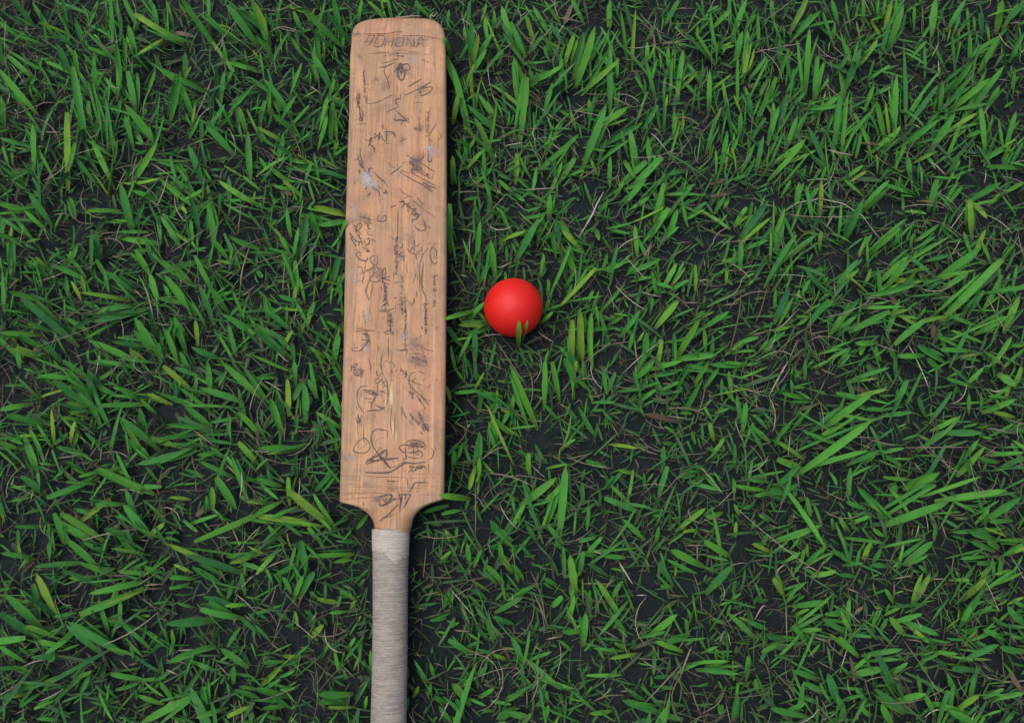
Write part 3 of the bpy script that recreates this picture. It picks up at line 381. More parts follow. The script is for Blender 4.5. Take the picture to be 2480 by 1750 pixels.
(1860, 1312): """150 170 290 90 65;280 210 320 70 50;360 180 520 40 65;470 120 510 0 55;690 140 580 80 50;940 60 900 0 60;860 160 930 0 50;930 190 1010 60 60;690 210 850 190 50;1060 220 920 210 45;1240 180 1470 0 80;2060 50 1960 0 60;2090 130 2293 10 75;1940 130 1720 150 35;2080 320 2080 130 60;2000 390 2280 270 60;1770 500 1950 320 60;1730 640 1920 430 55;1730 750 1820 570 75;1430 280 1350 210 45;1320 520 1450 290 60;
1640 340 1810 340 40;410 300 600 260 45;780 310 640 290 40;850 380 800 340 45;180 470 330 370 75;140 470 50 330 70;260 350 280 300 35;260 570 540 530 55;250 660 370 600 40;730 720 730 510 60;690 640 510 650 55;1060 640 1090 550 55;1210 810 1090 670 60;1010 790 1070 680 45;1150 710 1380 640 60;1230 720 1520 830 55;960 470 1070 430 45;1600 770 1720 680 60;1870 640 2010 570 50;2060 560 2140 520 50;2160 550 2293 490 60;2293 720 2150 570 60;1930 780 2040 750 45;
1760 920 1870 780 50;1820 790 1720 780 35;2100 870 1930 790 50;680 800 500 700 50;340 870 220 750 50;290 790 480 780 50;180 870 -10 840 65;790 1010 640 860 55;880 1010 1200 960 50;1120 1300 990 1020 60;760 1190 1040 1130 65;1120 1180 1250 1080 45;760 1200 640 1100 55;1370 1060 1520 1000 55;1490 980 1690 1000 50;1790 1040 2060 920 55;2293 970 2080 940 60;1500 900 1380 860 45;1870 1150 1660 1130 50;420 1230 230 1150 55;480 1350 320 1260 55;620 1420 540 1180 75;670 1420 850 1370 65;
1210 1490 960 1320 70;1170 1420 1410 1360 70;1490 1550 1400 1370 55;1530 1620 1610 1340 85;1700 1510 1890 1370 60;1810 1370 1840 1180 50;1700 1390 1620 1220 50;1880 1620 1620 1510 80;2020 1410 2293 1350 65;1950 1390 2110 1310 45;330 1560 30 1490 60;170 1510 340 1440 40;800 1480 920 1450 45;910 1550 820 1470 50;640 1600 680 1470 60;1110 1620 1020 1450 60;620 1500 540 1530 40;960 1290 1070 1280 45;370 1010 460 910 45;2080 700 2170 620 50;1640 1620 1640 1640 0;
2293 1110 2190 1080 50;1400 1150 1370 1080 40;1640 280 1650 220 45;2020 190 1880 190 45;1980 520 2080 500 40;700 1270 720 1330 30;2200 1520 2120 1610 55;980 570 1040 610 50""",
}
# dry stalks: polylines in region pixels, first number is the thickness
STRAWS = {
(0, 0): "14 1750 1050 1830 880 1905 690;10 1120 440 1170 580 1205 720;9 95 1070 180 1010 330 950 400 920 510 925;10 1320 930 1520 905;8 920 910 1020 950;12 790 1250 900 1185;8 1000 1530 1120 1490 1330 1470;9 860 630 970 630 1020 680;8 510 850 610 740;7 990 1290 1130 1240;9 0 100 130 30;9 130 910 260 960;8 850 1270 1050 1340;8 1060 1600 990 1570;7 0 780 110 830;8 1940 1320 2020 1340",
(620, 0): "8 120 290 240 240 400 290;8 140 190 230 170 340 175;9 330 1180 380 1310 420 1450;7 520 430 550 480;7 180 400 170 600 210 700;9 260 940 400 850;8 480 770 600 850;8 800 240 890 205;9 1290 155 1480 145;9 1560 180 1580 120 1620 110;8 2100 560 2293 470;8 2220 450 2293 380;7 2180 1300 2185 1550;8 780 20 890 110;9 270 1560 370 1610;7 740 1460 810 1500;8 2160 650 2230 760 2293 800;10 1850 1150 1940 1160",
(1240, 0): "11 420 160 520 175 630 205;8 520 40 470 210 440 290;8 100 330 180 400 210 490;10 175 940 285 860;9 350 1010 430 1060 510 1090;9 660 840 860 855;9 900 870 1050 950;11 1240 1190 1310 1250 1390 1360;10 1270 1150 1330 1180;9 1430 215 1620 210;9 1500 270 1590 265;9 1340 390 1560 370;7 60 1310 300 1300;8 800 510 850 600;8 1400 1390 1530 1365;8 1620 1140 1710 1170;8 1700 1130 1750 1040 1830 1040;8 2100 1060 2200 1130 2290 1140;7 460 900 500 1000;8 1470 1460 1640 1440;8 1450 80 1640 75;7 1630 430 1570 570;8 610 1610 800 1480;8 520 1310 580 1380 600 1440;8 1040 640 1170 640",
(1860, 0): "13 530 1340 640 1370 760 1390;9 670 230 800 150;14 1300 1110 1380 1155;7 800 330 870 200;9 2140 210 2290 205;9 560 540 570 640;7 730 1080 850 1040;8 600 1560 640 1380;8 1020 480 1160 500;8 1240 1370 1260 1430;8 0 1310 110 1360;8 130 400 230 410;7 2230 800 2250 900;7 1580 640 1640 645;7 1340 1580 1345 1500;8 960 600 1060 500;8 1770 1100 1600 1260",
(0, 438): "12 1270 880 1320 1000 1360 1160 1385 1330;12 2230 600 2170 800 2155 940;9 1530 640 1700 530 1860 420;9 865 520 930 470 1060 460;9 460 1205 660 1195;9 490 300 620 290;8 1780 240 1940 190;8 1140 185 1250 150;12 1260 510 1400 460;8 570 770 860 760;9 250 660 330 730 400 800;8 1000 690 1190 640;9 1990 880 2120 790;11 740 1190 960 1130 1050 1110;8 2130 480 2160 220;9 2180 1030 2293 930;9 1780 910 1800 1040;10 1200 970 1290 1050;9 1040 0 1150 40;8 380 40 470 0;9 1850 780 1960 740 1990 770;10 1420 1270 1400 1000",
(620, 438): "10 265 690 245 900 240 1000;8 400 610 480 530 570 480;9 390 940 520 890 600 830;10 160 1500 260 1600 310 1620;8 420 580 400 760;9 310 230 460 240;9 340 320 420 200;8 200 450 240 510;8 530 930 570 1060;8 1770 100 2020 95;8 1940 10 2180 70;8 2110 260 2250 110;9 1920 440 1905 760;8 1770 310 1850 390;8 560 760 570 640;8 0 160 120 160;9 1830 840 1900 860;9 2170 780 2293 730;8 20 1370 70 1500;8 310 1470 340 1400;8 90 780 80 960;8 1720 900 1780 905",
(1240, 438): "13 820 100 760 210 710 320 600 500;9 440 320 560 390;9 1390 460 1300 620;8 1280 560 1230 620 1220 710;9 1410 980 1540 1090 1660 1230;8 1540 1090 1690 1090;12 2050 980 2040 1150 1990 1380 1940 1560;9 1890 1110 2020 1100;8 1450 560 1600 545;8 540 1030 600 1035 640 1080;8 1020 880 990 960 1040 1040;9 2180 1270 2230 1160 2290 930;9 840 1410 920 1360;8 1560 220 1660 215;8 1670 290 1800 310;8 870 350 970 300;11 1180 690 1260 540;9 1900 805 2020 800;8 1650 920 1850 940 2020 870;8 1700 360 1890 370;8 1080 720 1180 640;9 80 300 140 370;8 170 1380 270 1420;8 480 330 490 240;10 2150 1380 2293 1345;8 1640 1190 1690 1100;8 1720 700 1730 780",
(1860, 438): "13 1330 180 1420 185 1540 200 1640 270;13 1620 670 1700 630;10 1840 210 1980 270;9 1370 880 1530 780;10 -10 1340 110 1310 280 1140;9 20 1600 180 1440 380 1290;9 590 910 610 1050;10 900 1190 1020 1150;10 2030 990 2100 1040 2170 1110;8 1050 1340 1080 1440;8 1950 520 2070 670;9 430 460 340 560 210 660;8 1370 430 1440 320;8 190 1600 270 1410;9 470 660 620 640;8 1410 1350 1480 1280;9 1640 980 1690 1020;8 220 1010 350 1070;8 2070 1410 2120 1480;8 1030 1330 1170 1340;8 520 420 590 300;8 1280 250 1300 310",
(0, 874): "12 1720 610 1820 680 1930 770;9 1780 680 1830 780;9 400 890 440 780;9 410 1370 470 1280 570 1210;8 600 740 680 650;8 2010 1080 2090 1040;9 1850 1480 2050 1450;8 2200 90 2210 0;8 730 620 820 610;9 510 870 720 840;9 730 920 840 910;9 1980 580 2100 530;8 800 860 880 750;8 900 900 910 760;8 1750 1050 1760 1180;9 1180 1450 1240 1570;8 920 1400 1060 1380;8 280 1540 300 1600;10 2200 140 2293 150;8 1250 1600 1350 1610;8 470 1050 550 1090;8 620 1030 700 960",
(620, 874): "9 250 720 265 560;9 140 220 260 215;9 2010 890 2130 800 2240 760;9 1990 430 2180 460;9 1780 540 1930 640;8 2040 960 2080 920;9 200 1030 270 1100;8 30 720 160 720;10 640 1280 650 1370;8 250 50 310 20;8 1700 1000 1810 995;8 1920 560 1890 600;9 310 520 390 480;8 2180 1030 2200 1130;8 1970 1050 1965 1560;8 2020 0 2230 80;8 2140 1200 2270 1150",
(1240, 874): "9 1740 150 1710 340 1640 560;8 1770 140 1730 220;8 510 1045 660 1110 790 1170;8 620 1010 790 1140;9 410 370 520 440;9 1280 290 1330 370;9 1340 200 1450 205;9 1100 760 1300 840;9 1700 770 1790 660;8 1520 840 1740 825;8 2190 300 2190 440;9 2160 270 2260 220;8 1390 350 1300 340;9 1280 1060 1300 1130;8 890 560 960 680;9 1100 870 1140 960;8 1490 600 1530 710;8 1400 490 1560 515;8 1700 1150 1860 1190;8 550 390 610 350 640 430;8 960 60 1000 0;8 430 770 420 900;9 1990 1180 1990 1260;8 690 480 790 490;8 660 150 740 110;8 1430 280 1520 260;9 500 880 690 830;9 780 1020 850 1040;8 2070 280 2130 320",
(1860, 874): "13 180 0 100 140 10 310;9 470 70 610 130;9 520 150 430 350;9 1950 595 2080 620 2200 650;8 1000 560 1030 500;8 500 1160 640 1230 690 1250;8 260 980 280 1140;8 1360 1450 1320 1590;9 1520 800 1660 1020;8 1640 1390 1790 1420;9 180 850 200 650;9 270 730 240 860;8 1330 1590 1450 1530;9 900 200 940 130;8 830 740 960 800;8 1240 790 1270 880;9 1780 740 1830 830;8 1880 880 1910 980;8 1230 775 1800 770;8 50 370 110 410;10 1310 910 1390 1010;8 900 700 1140 760;9 2293 930 2200 940;8 620 470 700 410;10 0 1460 100 1500;8 400 100 480 120;8 1550 1440 1600 1590;8 200 1380 280 1410",
(0, 1312): "10 210 1110 310 1070 430 1045;8 980 670 1060 720;9 1290 420 1460 415;9 1290 385 1460 375;9 1430 680 1520 710;9 2090 740 2110 670;9 320 255 470 235;9 1070 1050 1180 1170;9 130 1540 280 1470;8 490 560 500 500;10 1600 970 1750 960;9 1950 1090 2060 1210;8 1810 1280 1830 1200;12 1490 1140 1600 1190;9 2190 650 2270 720;10 300 860 370 980;8 330 700 440 710;8 1750 480 1870 460;8 1000 300 1160 300;9 1780 590 1860 640;9 1150 1100 1250 1080;8 2200 340 2293 290;8 1900 870 1920 750;8 1040 130 1110 90",
(620, 1312): "9 1490 480 1660 440;9 1660 440 1680 600;8 1520 310 1700 320 1780 310;10 1830 530 1870 640 1920 740;9 1640 1600 1770 1340;8 1820 1135 1880 1130;9 780 1110 890 1220;8 470 1040 590 1045;9 1780 790 1920 800;8 690 880 710 700;8 740 770 830 810;9 130 900 240 990;9 500 700 550 630;8 920 1000 915 1180;9 130 560 180 400;8 740 280 780 250;8 1440 590 1540 600;9 1430 980 1480 1040;9 1370 960 1400 900;9 1410 730 1480 690 1480 760;8 1950 330 2000 430;8 1590 1080 1680 1110;8 2000 680 2060 740;8 590 700 600 600;9 970 520 1040 545;8 1370 50 1420 50;8 1910 230 1920 300",
(1240, 1312): "11 960 180 1020 280 1080 375;12 190 450 270 610 320 750;13 1610 930 1550 1080 1500 1220;11 1530 1070 1380 1240 1200 1430;10 720 1430 850 1375 1000 1370;9 1600 1290 1640 1420 1690 1540;9 1690 1540 1840 1450 1910 1320;9 2170 700 2240 580 2280 570;9 2110 175 2293 150;10 1410 470 1550 490;9 970 1335 1080 1330;9 1080 740 1270 740;9 1930 800 1960 930;9 1860 900 1900 790;9 190 1255 250 1220 310 1150;10 300 870 460 840;9 0 1210 100 1130;9 1160 1050 1330 1160;9 1350 1520 1390 1340;9 1950 1130 2060 1100;9 1550 30 1740 30;9 1610 105 1770 120;9 1660 0 1660 180;9 650 370 890 375;8 1110 475 1210 475;9 1130 260 1230 250;9 760 760 950 860;8 1340 600 1510 510;9 10 750 30 830;9 200 930 280 980;8 2100 640 2130 600;9 1780 140 1800 300;9 1200 150 1230 220",
(1860, 1312): "9 1110 330 1300 300;9 860 650 1000 660;9 1700 570 1715 390;9 550 850 560 930 700 1040;9 490 500 540 440;10 700 410 830 460;9 810 270 830 220;9 1160 400 1470 490;8 1510 1135 1600 1135;9 1480 870 1600 920 1700 900;8 1000 860 980 840 1060 930;9 1640 270 1670 100;9 1130 500 1130 350;10 820 770 900 780;9 1720 990 1780 1050;9 450 1070 600 1150;9 1470 330 1590 330;8 2070 1220 2120 1180;8 170 900 160 560;9 1240 870 1390 890;9 400 850 560 900;8 1860 900 1920 950;8 1920 1090 2000 1170;9 1130 190 1080 195;9 340 350 330 200;8 1500 1440 1500 1370;9 800 1600 810 1500;9 1170 1180 1260 1250;8 2170 820 2230 910;8 130 370 190 340",
}
# pen strokes on the bat face, read in 6x pixels; origin (800, oy); "width alpha : x y x y ..."
INK = [
# toe lettering
(20, ["7 .5:480 490 560 480", "7 .5:560 400 520 490", "8 .6:600 400 640 400 600 480 560 550", "6 .4:600 470 560 490", "8 .6:690 410 660 480 640 540 660 562 740 550 775 490 790 430 760 405 690 410",
 "8 .6:830 400 810 490 790 570", "8 .6:930 410 905 500 880 580", "7 .5:810 490 910 480", "8 .6:970 420 955 490 950 550 1040 550 1060 490 1070 430 970 420", "8 .65:1110 550 1120 430 1160 500 1210 560 1210 440",
 "8 .65:1210 440 1240 570 1300 440 1340 440 1350 550", "7 .6:1250 520 1350 520", "7 .5:1240 570 1340 450"]),
(20, ["6 .55:740 805 840 780 930 750 1010 740", "8 .6:700 860 800 850 860 820 930 795", "7 .65:800 850 785 930 820 1010 840 1080 860 1160", "5 .4:860 960 850 1000 830 1020", "5 .4:930 690 960 685 1050 700"]),
(20, ["10 .8:920 930 970 880 1020 800 1050 870 1080 950 1060 1030 1020 1042 990 1000 985 930 1020 850 1090 812 1130 820 1155 885 1080 905", "9 .6:1030 880 1035 980", "12 .45:960 880 1000 860 1040 870"]),
(20, ["8 .6:1130 1140 1220 1090 1320 1030", "8 .65:1310 1160 1380 1120 1460 1070", "6 .5:520 1380 600 1385 700 1360 800 1310 900 1260", "7 .65:1080 1270 1180 1220 1300 1170 1440 1145 1482 1155 1460 1200 1390 1250 1330 1270 1300 1240 1310 1180", "5 .4:1260 1090 1280 1170"]),
(20, ["7 .6:1010 1250 1020 1310 960 1320 950 1380 980 1400 990 1440", "8 .65:820 1510 900 1470 980 1440", "8 .7:940 1470 1040 1570 1120 1640 1150 1670", "12 .6:1005 1478 1015 1484", "11 .7:940 1590 940 1630 1000 1625 1060 1630 1110 1640", "8 .6:1110 1590 1140 1620", "7 .6:1060 1640 1020 1700", "12 .5:1080 1705 1090 1715"]),
(20, ["6 .5:500 890 480 960 500 1000 500 1090 560 1110", "6 .45:490 1150 500 1230", "6 .45:560 1170 570 1210", "6 .45:540 1260 530 1330 600 1330", "6 .4:520 1330 530 1390"]),
(20, ["9 .5:380 1260 390 1340 400 1440", "10 .45:420 1240 420 1300 400 1420", "9 .6:380 1430 420 1440 430 1500", "9 .6:430 1480 440 1560 460 1600 440 1650", "7 .5:440 1440 470 1520 470 1600 465 1660", "6 .5:370 1685 520 1680", "9 .5:375 1620 385 1628", "10 .5:420 1590 430 1640"]),
# upper face
(260, ["10 .75:760 240 762 320", "8 .7:775 360 870 355 920 370 945 440", "8 .6:815 300 815 400 810 510", "6 .45:800 520 860 530", "9 .6:710 360 715 460", "8 .6:740 400 760 460 810 500", "7 .6:680 400 700 450 700 490", "7 .5:630 410 650 380 670 430", "7 .5:500 470 580 490 570 440", "8 .55:580 470 570 530 540 570", "8 .6:570 530 640 590 640 660", "6 .5:600 440 580 470", "10 .6:685 518 695 522"]),
(260, ["6 .4:1380 120 1390 350", "5 .35:1440 0 1430 200 1420 400", "7 .5:1540 240 1480 330 1440 400 1430 460", "7 .5:1430 460 1490 500", "6 .45:1560 360 1610 410 1580 480", "6 .4:1000 510 1060 470 1120 455", "7 .6:1415 560 1420 650 1415 740", "8 .65:1440 680 1470 740 1460 790 1420 770 1430 690"]),
(260, ["8 .5:1100 690 1150 720 1210 760 1300 770 1350 720 1400 680", "7 .5:1050 820 1100 790", "8 .6:860 980 920 940 980 900 1040 840", "6 .5:820 790 880 850 960 890", "11 .6:1150 780 1170 820 1250 850 1330 890 1260 910 1180 910 1200 960 1290 1010", "7 .6:1300 800 1400 860 1520 940", "8 .6:1240 910 1340 970 1480 1040", "7 .55:1000 930 1100 1000 1250 1080 1400 1150 1500 1220", "6 .5:1010 910 1160 960", "8 .65:1290 1010 1400 1070 1530 1140", "9 .65:1340 1090 1440 1140 1540 1180", "6 .45:1480 1040 1500 960", "8 .6:1360 1150 1480 1230"]),
(260, ["8 .6:435 600 435 700 460 770 480 860 500 900", "7 .55:350 770 400 740 400 690", "9 .55:400 740 440 830 480 890", "12 .75:560 880 560 990", "8 .6:560 880 620 890", "12 .7:420 910 425 960", "7 .6:620 930 700 1010 780 1080 840 1150", "6 .5:360 1060 350 1120", "9 .65:560 1100 620 1160 700 1220 720 1300", "8 .6:500 1200 530 1160", "9 .6:580 1240 540 1300", "8 .6:700 1130 720 1180", "10 .65:760 1230 820 1245 790 1190"]),
(260, ["6 .5:1000 1180 1060 1240 1140 1290 1210 1300", "9 .55:880 1450 960 1420", "6 .45:1130 1290 1060 1330", "10 .6:1000 1370 1070 1380 1060 1430 1020 1460", "9 .6:1110 1400 1120 1450 1160 1440", "8 .55:1120 1470 1130 1520", "9 .6:1200 1480 1250 1470 1180 1540 1240 1560 1280 1540", "6 .4:1180 1340 1260 1400 1380 1500 1540 1610", "10 .35:1260 1310 1350 1420", "7 .5:1300 1560 1240 1610"]),
(500, ["9 .65:710 110 690 180 700 210 770 215 810 190 800 130 740 150", "8 .5:310 1 290 20"]),
# middle
(500, ["8 .6:400 250 370 330 380 360 440 310 460 260 400 240", "8 .55:510 210 540 280 560 330 600 320", "7 .45:540 200 600 260", "8 .55:280 370 320 440 380 510 340 460", "8 .6:330 430 300 460 370 570 350 580", "8 .55:370 500 430 520 400 560", "6 .5:410 390 420 370 470 430", "8 .65:480 480 530 560 560 530 570 470 520 470", "6 .45:590 470 680 520", "7 .55:450 570 540 650 510 660", "7 .5:370 620 400 650",
 "9 .65:400 670 370 690 420 760 500 790 540 770 530 730", "8 .55:370 690 420 660 460 690", "9 .6:435 712 445 718", "6 .45:520 330 550 400 620 410", "7 .5:280 370 290 430", "14 .3:420 150 520 170 600 200"]),
(500, ["7 .6:660 710 600 720 575 770 620 840 660 850 690 790 670 710", "7 .6:660 860 700 900 750 930 760 1000", "8 .6:750 1010 770 910 800 900 805 1000 780 1060", "7 .6:660 870 620 980 580 1050 600 1090 680 1095 720 1060 860 1020", "7 .55:570 940 570 1040 540 1150 510 1220 550 1340 560 1360", "6 .45:620 1120 600 1230 570 1350", "9 .4:480 950 560 920 640 880", "6 .5:390 880 450 880 470 950 430 980", "9 .5:470 1055 480 1065", "8 .65:710 1080 860 1130", "8 .6:730 1030 870 1080", "8 .6:760 1010 760 1130"]),
(500, ["9 .5:740 1150 745 1230", "10 .6:780 1130 790 1250", "9 .5:820 1150 800 1250", "8 .55:770 1260 820 1270", "9 .55:770 1300 830 1290", "9 .65:760 1380 800 1340 830 1380", "9 .65:750 1450 820 1400 850 1440", "8 .6:700 1510 800 1520 930 1475", "7 .5:830 1520 840 1600 830 1660 850 1730", "6 .45:890 1540 880 1640 870 1720", "9 .55:840 1640 910 1680", "9 .55:830 1720 910 1740", "8 .6:770 1830 830 1810 900 1830 910 1860", "7 .5:780 1840 920 1860", "9 .55:860 1750 880 1820", "7 .5:910 1800 915 1860"]),
(500, ["7 .4:900 440 920 480 960 470 950 440", "8 .5:920 560 940 600 930 640 980 660", "7 .45:1040 520 1050 590 1000 600", "8 .5:920 680 1000 700 1050 660", "9 .45:950 740 1060 720 1070 790", "7 .45:920 800 1000 800", "6 .4:1110 810 1110 900 1130 980", "6 .35:970 860 960 940", "6 .4:940 960 920 1010", "7 .45:930 1105 1010 1100", "7 .4:1050 1030 1060 1120", "9 .5:920 1330 970 1320", "8 .4:1010 1330 1040 1320", "6 .4:1080 1250 1090 1450 1110 1620", "6 .4:950 1420 1060 1430", "7 .5:1030 1470 1050 1520 1110 1510", "8 .6:1170 1450 1210 1390 1220 1330", "8 .55:1250 1230 1260 1310", "6 .45:1250 950 1220 1060 1190 1130"]),
(500, ["7 .5:1120 610 1150 650 1200 590", "7 .55:1220 470 1220 560 1250 580 1300 540", "7 .5:1200 590 1240 640", "7 .5:1320 570 1330 640 1250 660", "7 .5:1130 660 1230 690 1350 690", "8 .5:1240 690 1250 770", "10 .7:1340 503 1350 507", "11 .7:1295 543 1305 547", "7 .55:1490 580 1455 640 1450 730 1480 810 1530 830 1555 790", "6 .45:1490 580 1540 650 1540 740", "7 .45:1510 520 1520 560"]),
(500, ["6 .5:1420 600 1360 680 1310 780 1290 900 1300 1050 1290 1230", "8 .6:1350 830 1340 950 1330 1080 1340 1200 1380 1300 1400 1400", "8 .6:1340 1420 1430 1410", "8 .65:1400 1420 1370 1460 1420 1500", "9 .65:1380 1500 1390 1620", "10 .7:1390 1560 1380 1620 1400 1680", "9 .65:1370 1660 1400 1740", "9 .55:1330 1740 1340 1790", "10 .55:1380 1780 1390 1860", "6 .5:1500 1020 1560 990", "7 .45:1510 1060 1505 1140", "7 .45:1500 1180 1500 1250", "6 .4:1530 1230 1550 1180", "7 .45:1500 1340 1500 1470"]),
(500, ["8 .5:1310 110 1250 180 1190 200 1190 240", "8 .5:1340 180 1380 240 1350 280", "8 .55:1220 260 1250 320 1330 350 1380 330 1370 250 1330 200", "7 .5:1390 270 1460 320"]),
# lower face
(740, ["8 .55:370 380 440 360 640 365", "7 .45:380 330 480 330", "12 .5:500 320 530 400 560 460 540 530 510 570 450 640 420 660", "10 .45:460 400 530 420", "9 .45:450 490 540 500", "7 .5:320 610 320 650 420 660", "6 .4:340 610 410 610", "8 .55:510 560 570 640", "7 .5:560 480 580 540", "9 .4:480 80 500 200 505 320", "6 .35:570 30 580 130"]),
(740, ["8 .55:310 850 305 960", "8 .5:330 840 390 850 360 890 310 890", "8 .55:340 930 440 930 430 1000 350 1000 340 930", "8 .5:440 1040 480 930", "7 .5:550 770 580 850 590 980"]),
(740, ["9 .6:760 690 740 760 740 820 730 860 750 940 770 1010", "6 .45:690 600 695 660", "9 .6:690 940 670 970 690 1020", "7 .55:640 1070 720 1050", "7 .55:640 1090 690 1130 740 1060", "9 .6:780 1030 820 1100 830 1200 840 1340 820 1430", "8 .6:690 1130 680 1260 650 1340 600 1420 590 1500", "7 .5:840 830 880 820 920 850 930 900", "6 .5:780 820 830 800", "7 .5:940 960 980 920", "8 .5:890 920 900 980", "6 .5:870 1080 930 1085"]),
(740, ["7 .6:560 1165 470 1170 410 1210 390 1300 400 1420 450 1510 480 1560", "9 .55:470 1220 560 1230 650 1270 690 1300", "8 .5:540 1270 660 1300", "7 .5:490 1350 600 1350", "8 .5:700 1220 830 1280", "7 .45:700 1260 800 1230", "9 .65:640 1430 740 1480 800 1470", "9 .65:520 1540 600 1520 700 1520 770 1490", "7 .5:540 1390 600 1420"]),
(740, ["7 .4:1140 700 1300 700 1380 750", "7 .45:1350 600 1400 640 1500 660", "7 .5:1270 950 1380 990", "8 .55:950 630 1020 650 1110 640 1100 730", "9 .5:1100 280 1080 400 1100 530", "11 .65:1090 940 1110 1000 1080 1050", "7 .5:1020 920 1070 960", "6 .4:1300 480 1330 420"]),
(740, ["8 .55:1240 970 1180 980 1140 1060 1160 1160 1220 1230 1320 1310 1440 1390", "7 .5:1240 1040 1200 1100 1260 1130 1330 1160", "6 .45:1130 1080 1220 1100", "9 .5:1140 1240 1190 1290 1200 1370", "9 .5:1320 1310 1440 1450", "6 .45:1380 1060 1340 1090", "6 .4:1460 1150 1420 1190 1380 1180", "9 .5:1180 1478 1190 1484", "9 .5:1040 1470 1060 1540 1090 1600 1110 1640", "10 .45:1280 1330 1320 1400"]),
(980, ["8 .4:1140 230 1190 290", "9 .4:1200 150 1190 230", "10 .45:1280 90 1320 180 1300 260", "11 .5:1320 270 1400 340 1420 380", "9 .5:1300 380 1340 430", "9 .45:1410 270 1430 370", "8 .45:1370 310 1390 370"]),
(980, ["9 .5:400 150 420 220 430 310", "8 .5:370 180 400 270", "7 .45:450 150 430 260", "7 .5:480 340 485 540", "5 .35:395 180 395 420"]),
(980, ["7 .6:480 480 400 540 345 620 345 670 420 700 520 690 570 640 575 580 530 500 480 480", "9 .65:830 375 700 350 620 390 595 460 600 550 640 630 700 720 780 800 860 910", "6 .5:830 380 830 470", "6 .45:700 370 780 365", "13 .85:520 855 540 810 700 730 815 660 815 790", "12 .85:530 860 700 800 860 785 990 770", "14 .85:690 700 760 790 870 920", "11 .8:540 810 640 800"]),
(980, ["12 .85:500 980 600 985 740 985 860 975 960 925 1040 870 1110 840 1230 850 1380 830", "7 .6:1065 760 1080 830", "8 .6:990 620 1050 580 1200 590 1330 610 1370 590", "9 .45:1100 560 1130 520 1240 510 1340 540 1380 600 1370 650", "8 .6:990 620 1050 680 1110 700", "9 .6:1090 600 1095 720 1110 800", "8 .55:1110 690 1200 690 1300 670 1340 720 1310 770", "8 .55:1110 740 1200 770 1300 770", "9 .5:1200 600 1210 680 1230 690", "9 .45:1150 560 1260 580", "8 .45:1250 540 1280 690", "7 .4:1120 640 1180 630", "7 .45:1240 720 1290 730", "7 .6:1465 630 1500 680 1480 760 1420 805", "5 .45:1520 600 1525 680", "12 .3:1140 540 1240 560 1330 580"]),
(980, ["7 .55:1180 920 1200 970 1290 880 1370 890", "7 .55:1240 970 1260 920 1380 900 1380 950", "7 .5:1130 980 1180 930", "7 .5:1430 850 1430 990", "6 .45:1290 930 1340 900", "5 .35:460 1030 700 1045 900 1050 1110 1050", "6 .5:1110 1050 1120 1120 1130 1200", "6 .35:820 1100 900 1110 980 1105"]),
(980, ["9 .65:1140 1280 1190 1200 1240 1130 1420 1125", "12 .75:720 1400 720 1460 790 1440 870 1370 890 1310 830 1305 700 1330", "9 .65:720 1465 830 1440 940 1360", "9 .65:990 1270 1010 1340 1040 1400", "10 .7:1050 1300 1020 1420 1010 1560", "10 .7:1170 1300 1120 1390 1060 1500", "10 .7:1000 1300 1170 1300", "9 .6:1080 1280 1100 1370", "10 .75:980 1440 900 1530 820 1610 760 1650 700 1695", "8 .6:1010 1400 1040 1330", "8 .6:480 1420 485 1460", "9 .7:1545 1374 1555 1378"]),
]
# fine saw lines and drying cracks: same notation
LINES = [
(20, ["6 .6:350 370 560 375 800 370 960 345 1050 345", "6 .45:520 400 700 395 1000 385", "6 .65:1050 400 1330 400 1500 430 1610 450", "6 .6:580 660 720 650 880 655", "5 .5:930 610 1120 610", "6 .5:1120 635 1320 640", "5 .4:880 655 1100 660 1450 675", "5 .4:1200 1370 1350 1370"]),
(740, ["6 .8:845 430 840 600 840 800", "5 .4:310 1000 305 1130", "5 .4:1620 900 1610 1300"]),
(500, ["6 .8:980 30 978 300 972 520", "5 .4:880 0 882 60"]),
(260, ["5 .45:880 1100 882 1350 880 1560", "5 .35:1460 0 1450 120", "6 .4:725 1300 722 1420", "5 .4:765 1380 768 1520"]),
(980, ["7 .7:890 0 885 100 870 250 890 400", "6 .5:940 150 930 300 935 420", "5 .45:150 1270 400 1280 700 1280 1100 1255 1300 1258", "5 .45:160 1300 320 1300", "6 .5:200 1370 500 1350 700 1340", "5 .3:160 1030 400 1032", "5 .3:1200 1000 1600 1010", "5 .3:250 1080 420 1090", "5 .3:1150 1060 1640 1060", "5 .25:200 1150 700 1165", "5 .3:1250 1180 1640 1185"]),
]
# ------------------------------------------------------------------ soil
def smooth_noise(nx, ny, cell, r):
    gx, gy = nx // cell + 3, ny // cell + 3
    g = r.standard_normal((gx, gy))
    x = np.arange(nx) / cell; y = np.arange(ny) / cell
    ix, iy = x.astype(int), y.astype(int)
    fx, fy = x - ix, y - iy
    fx = fx * fx * (3 - 2 * fx); fy = fy * fy * (3 - 2 * fy)
    a = g[np.ix_(ix, iy)]; b = g[np.ix_(ix + 1, iy)]; c = g[np.ix_(ix, iy + 1)]; d = g[np.ix_(ix + 1, iy + 1)]
    fx = fx[:, None]; fy = fy[None, :]
    return (a * (1 - fx) + b * fx) * (1 - fy) + (c * (1 - fx) + d * fx) * fy
X0, X1, Y0, Y1, ST_ = -1.05, 1.05, -0.72, 1.05, 0.006
nx = int((X1 - X0) / ST_) + 1; ny = int((Y1 - Y0) / ST_) + 1
sz = 0.0018 * smooth_noise(nx, ny, 14, rng) + 0.0018 * smooth_noise(nx, ny, 5, rng) + 0.0016 * np.abs(rng.standard_normal((nx, ny))) - 0.001
gx = X0 + ST_ * np.arange(nx); gy = Y0 + ST_ * np.arange(ny)
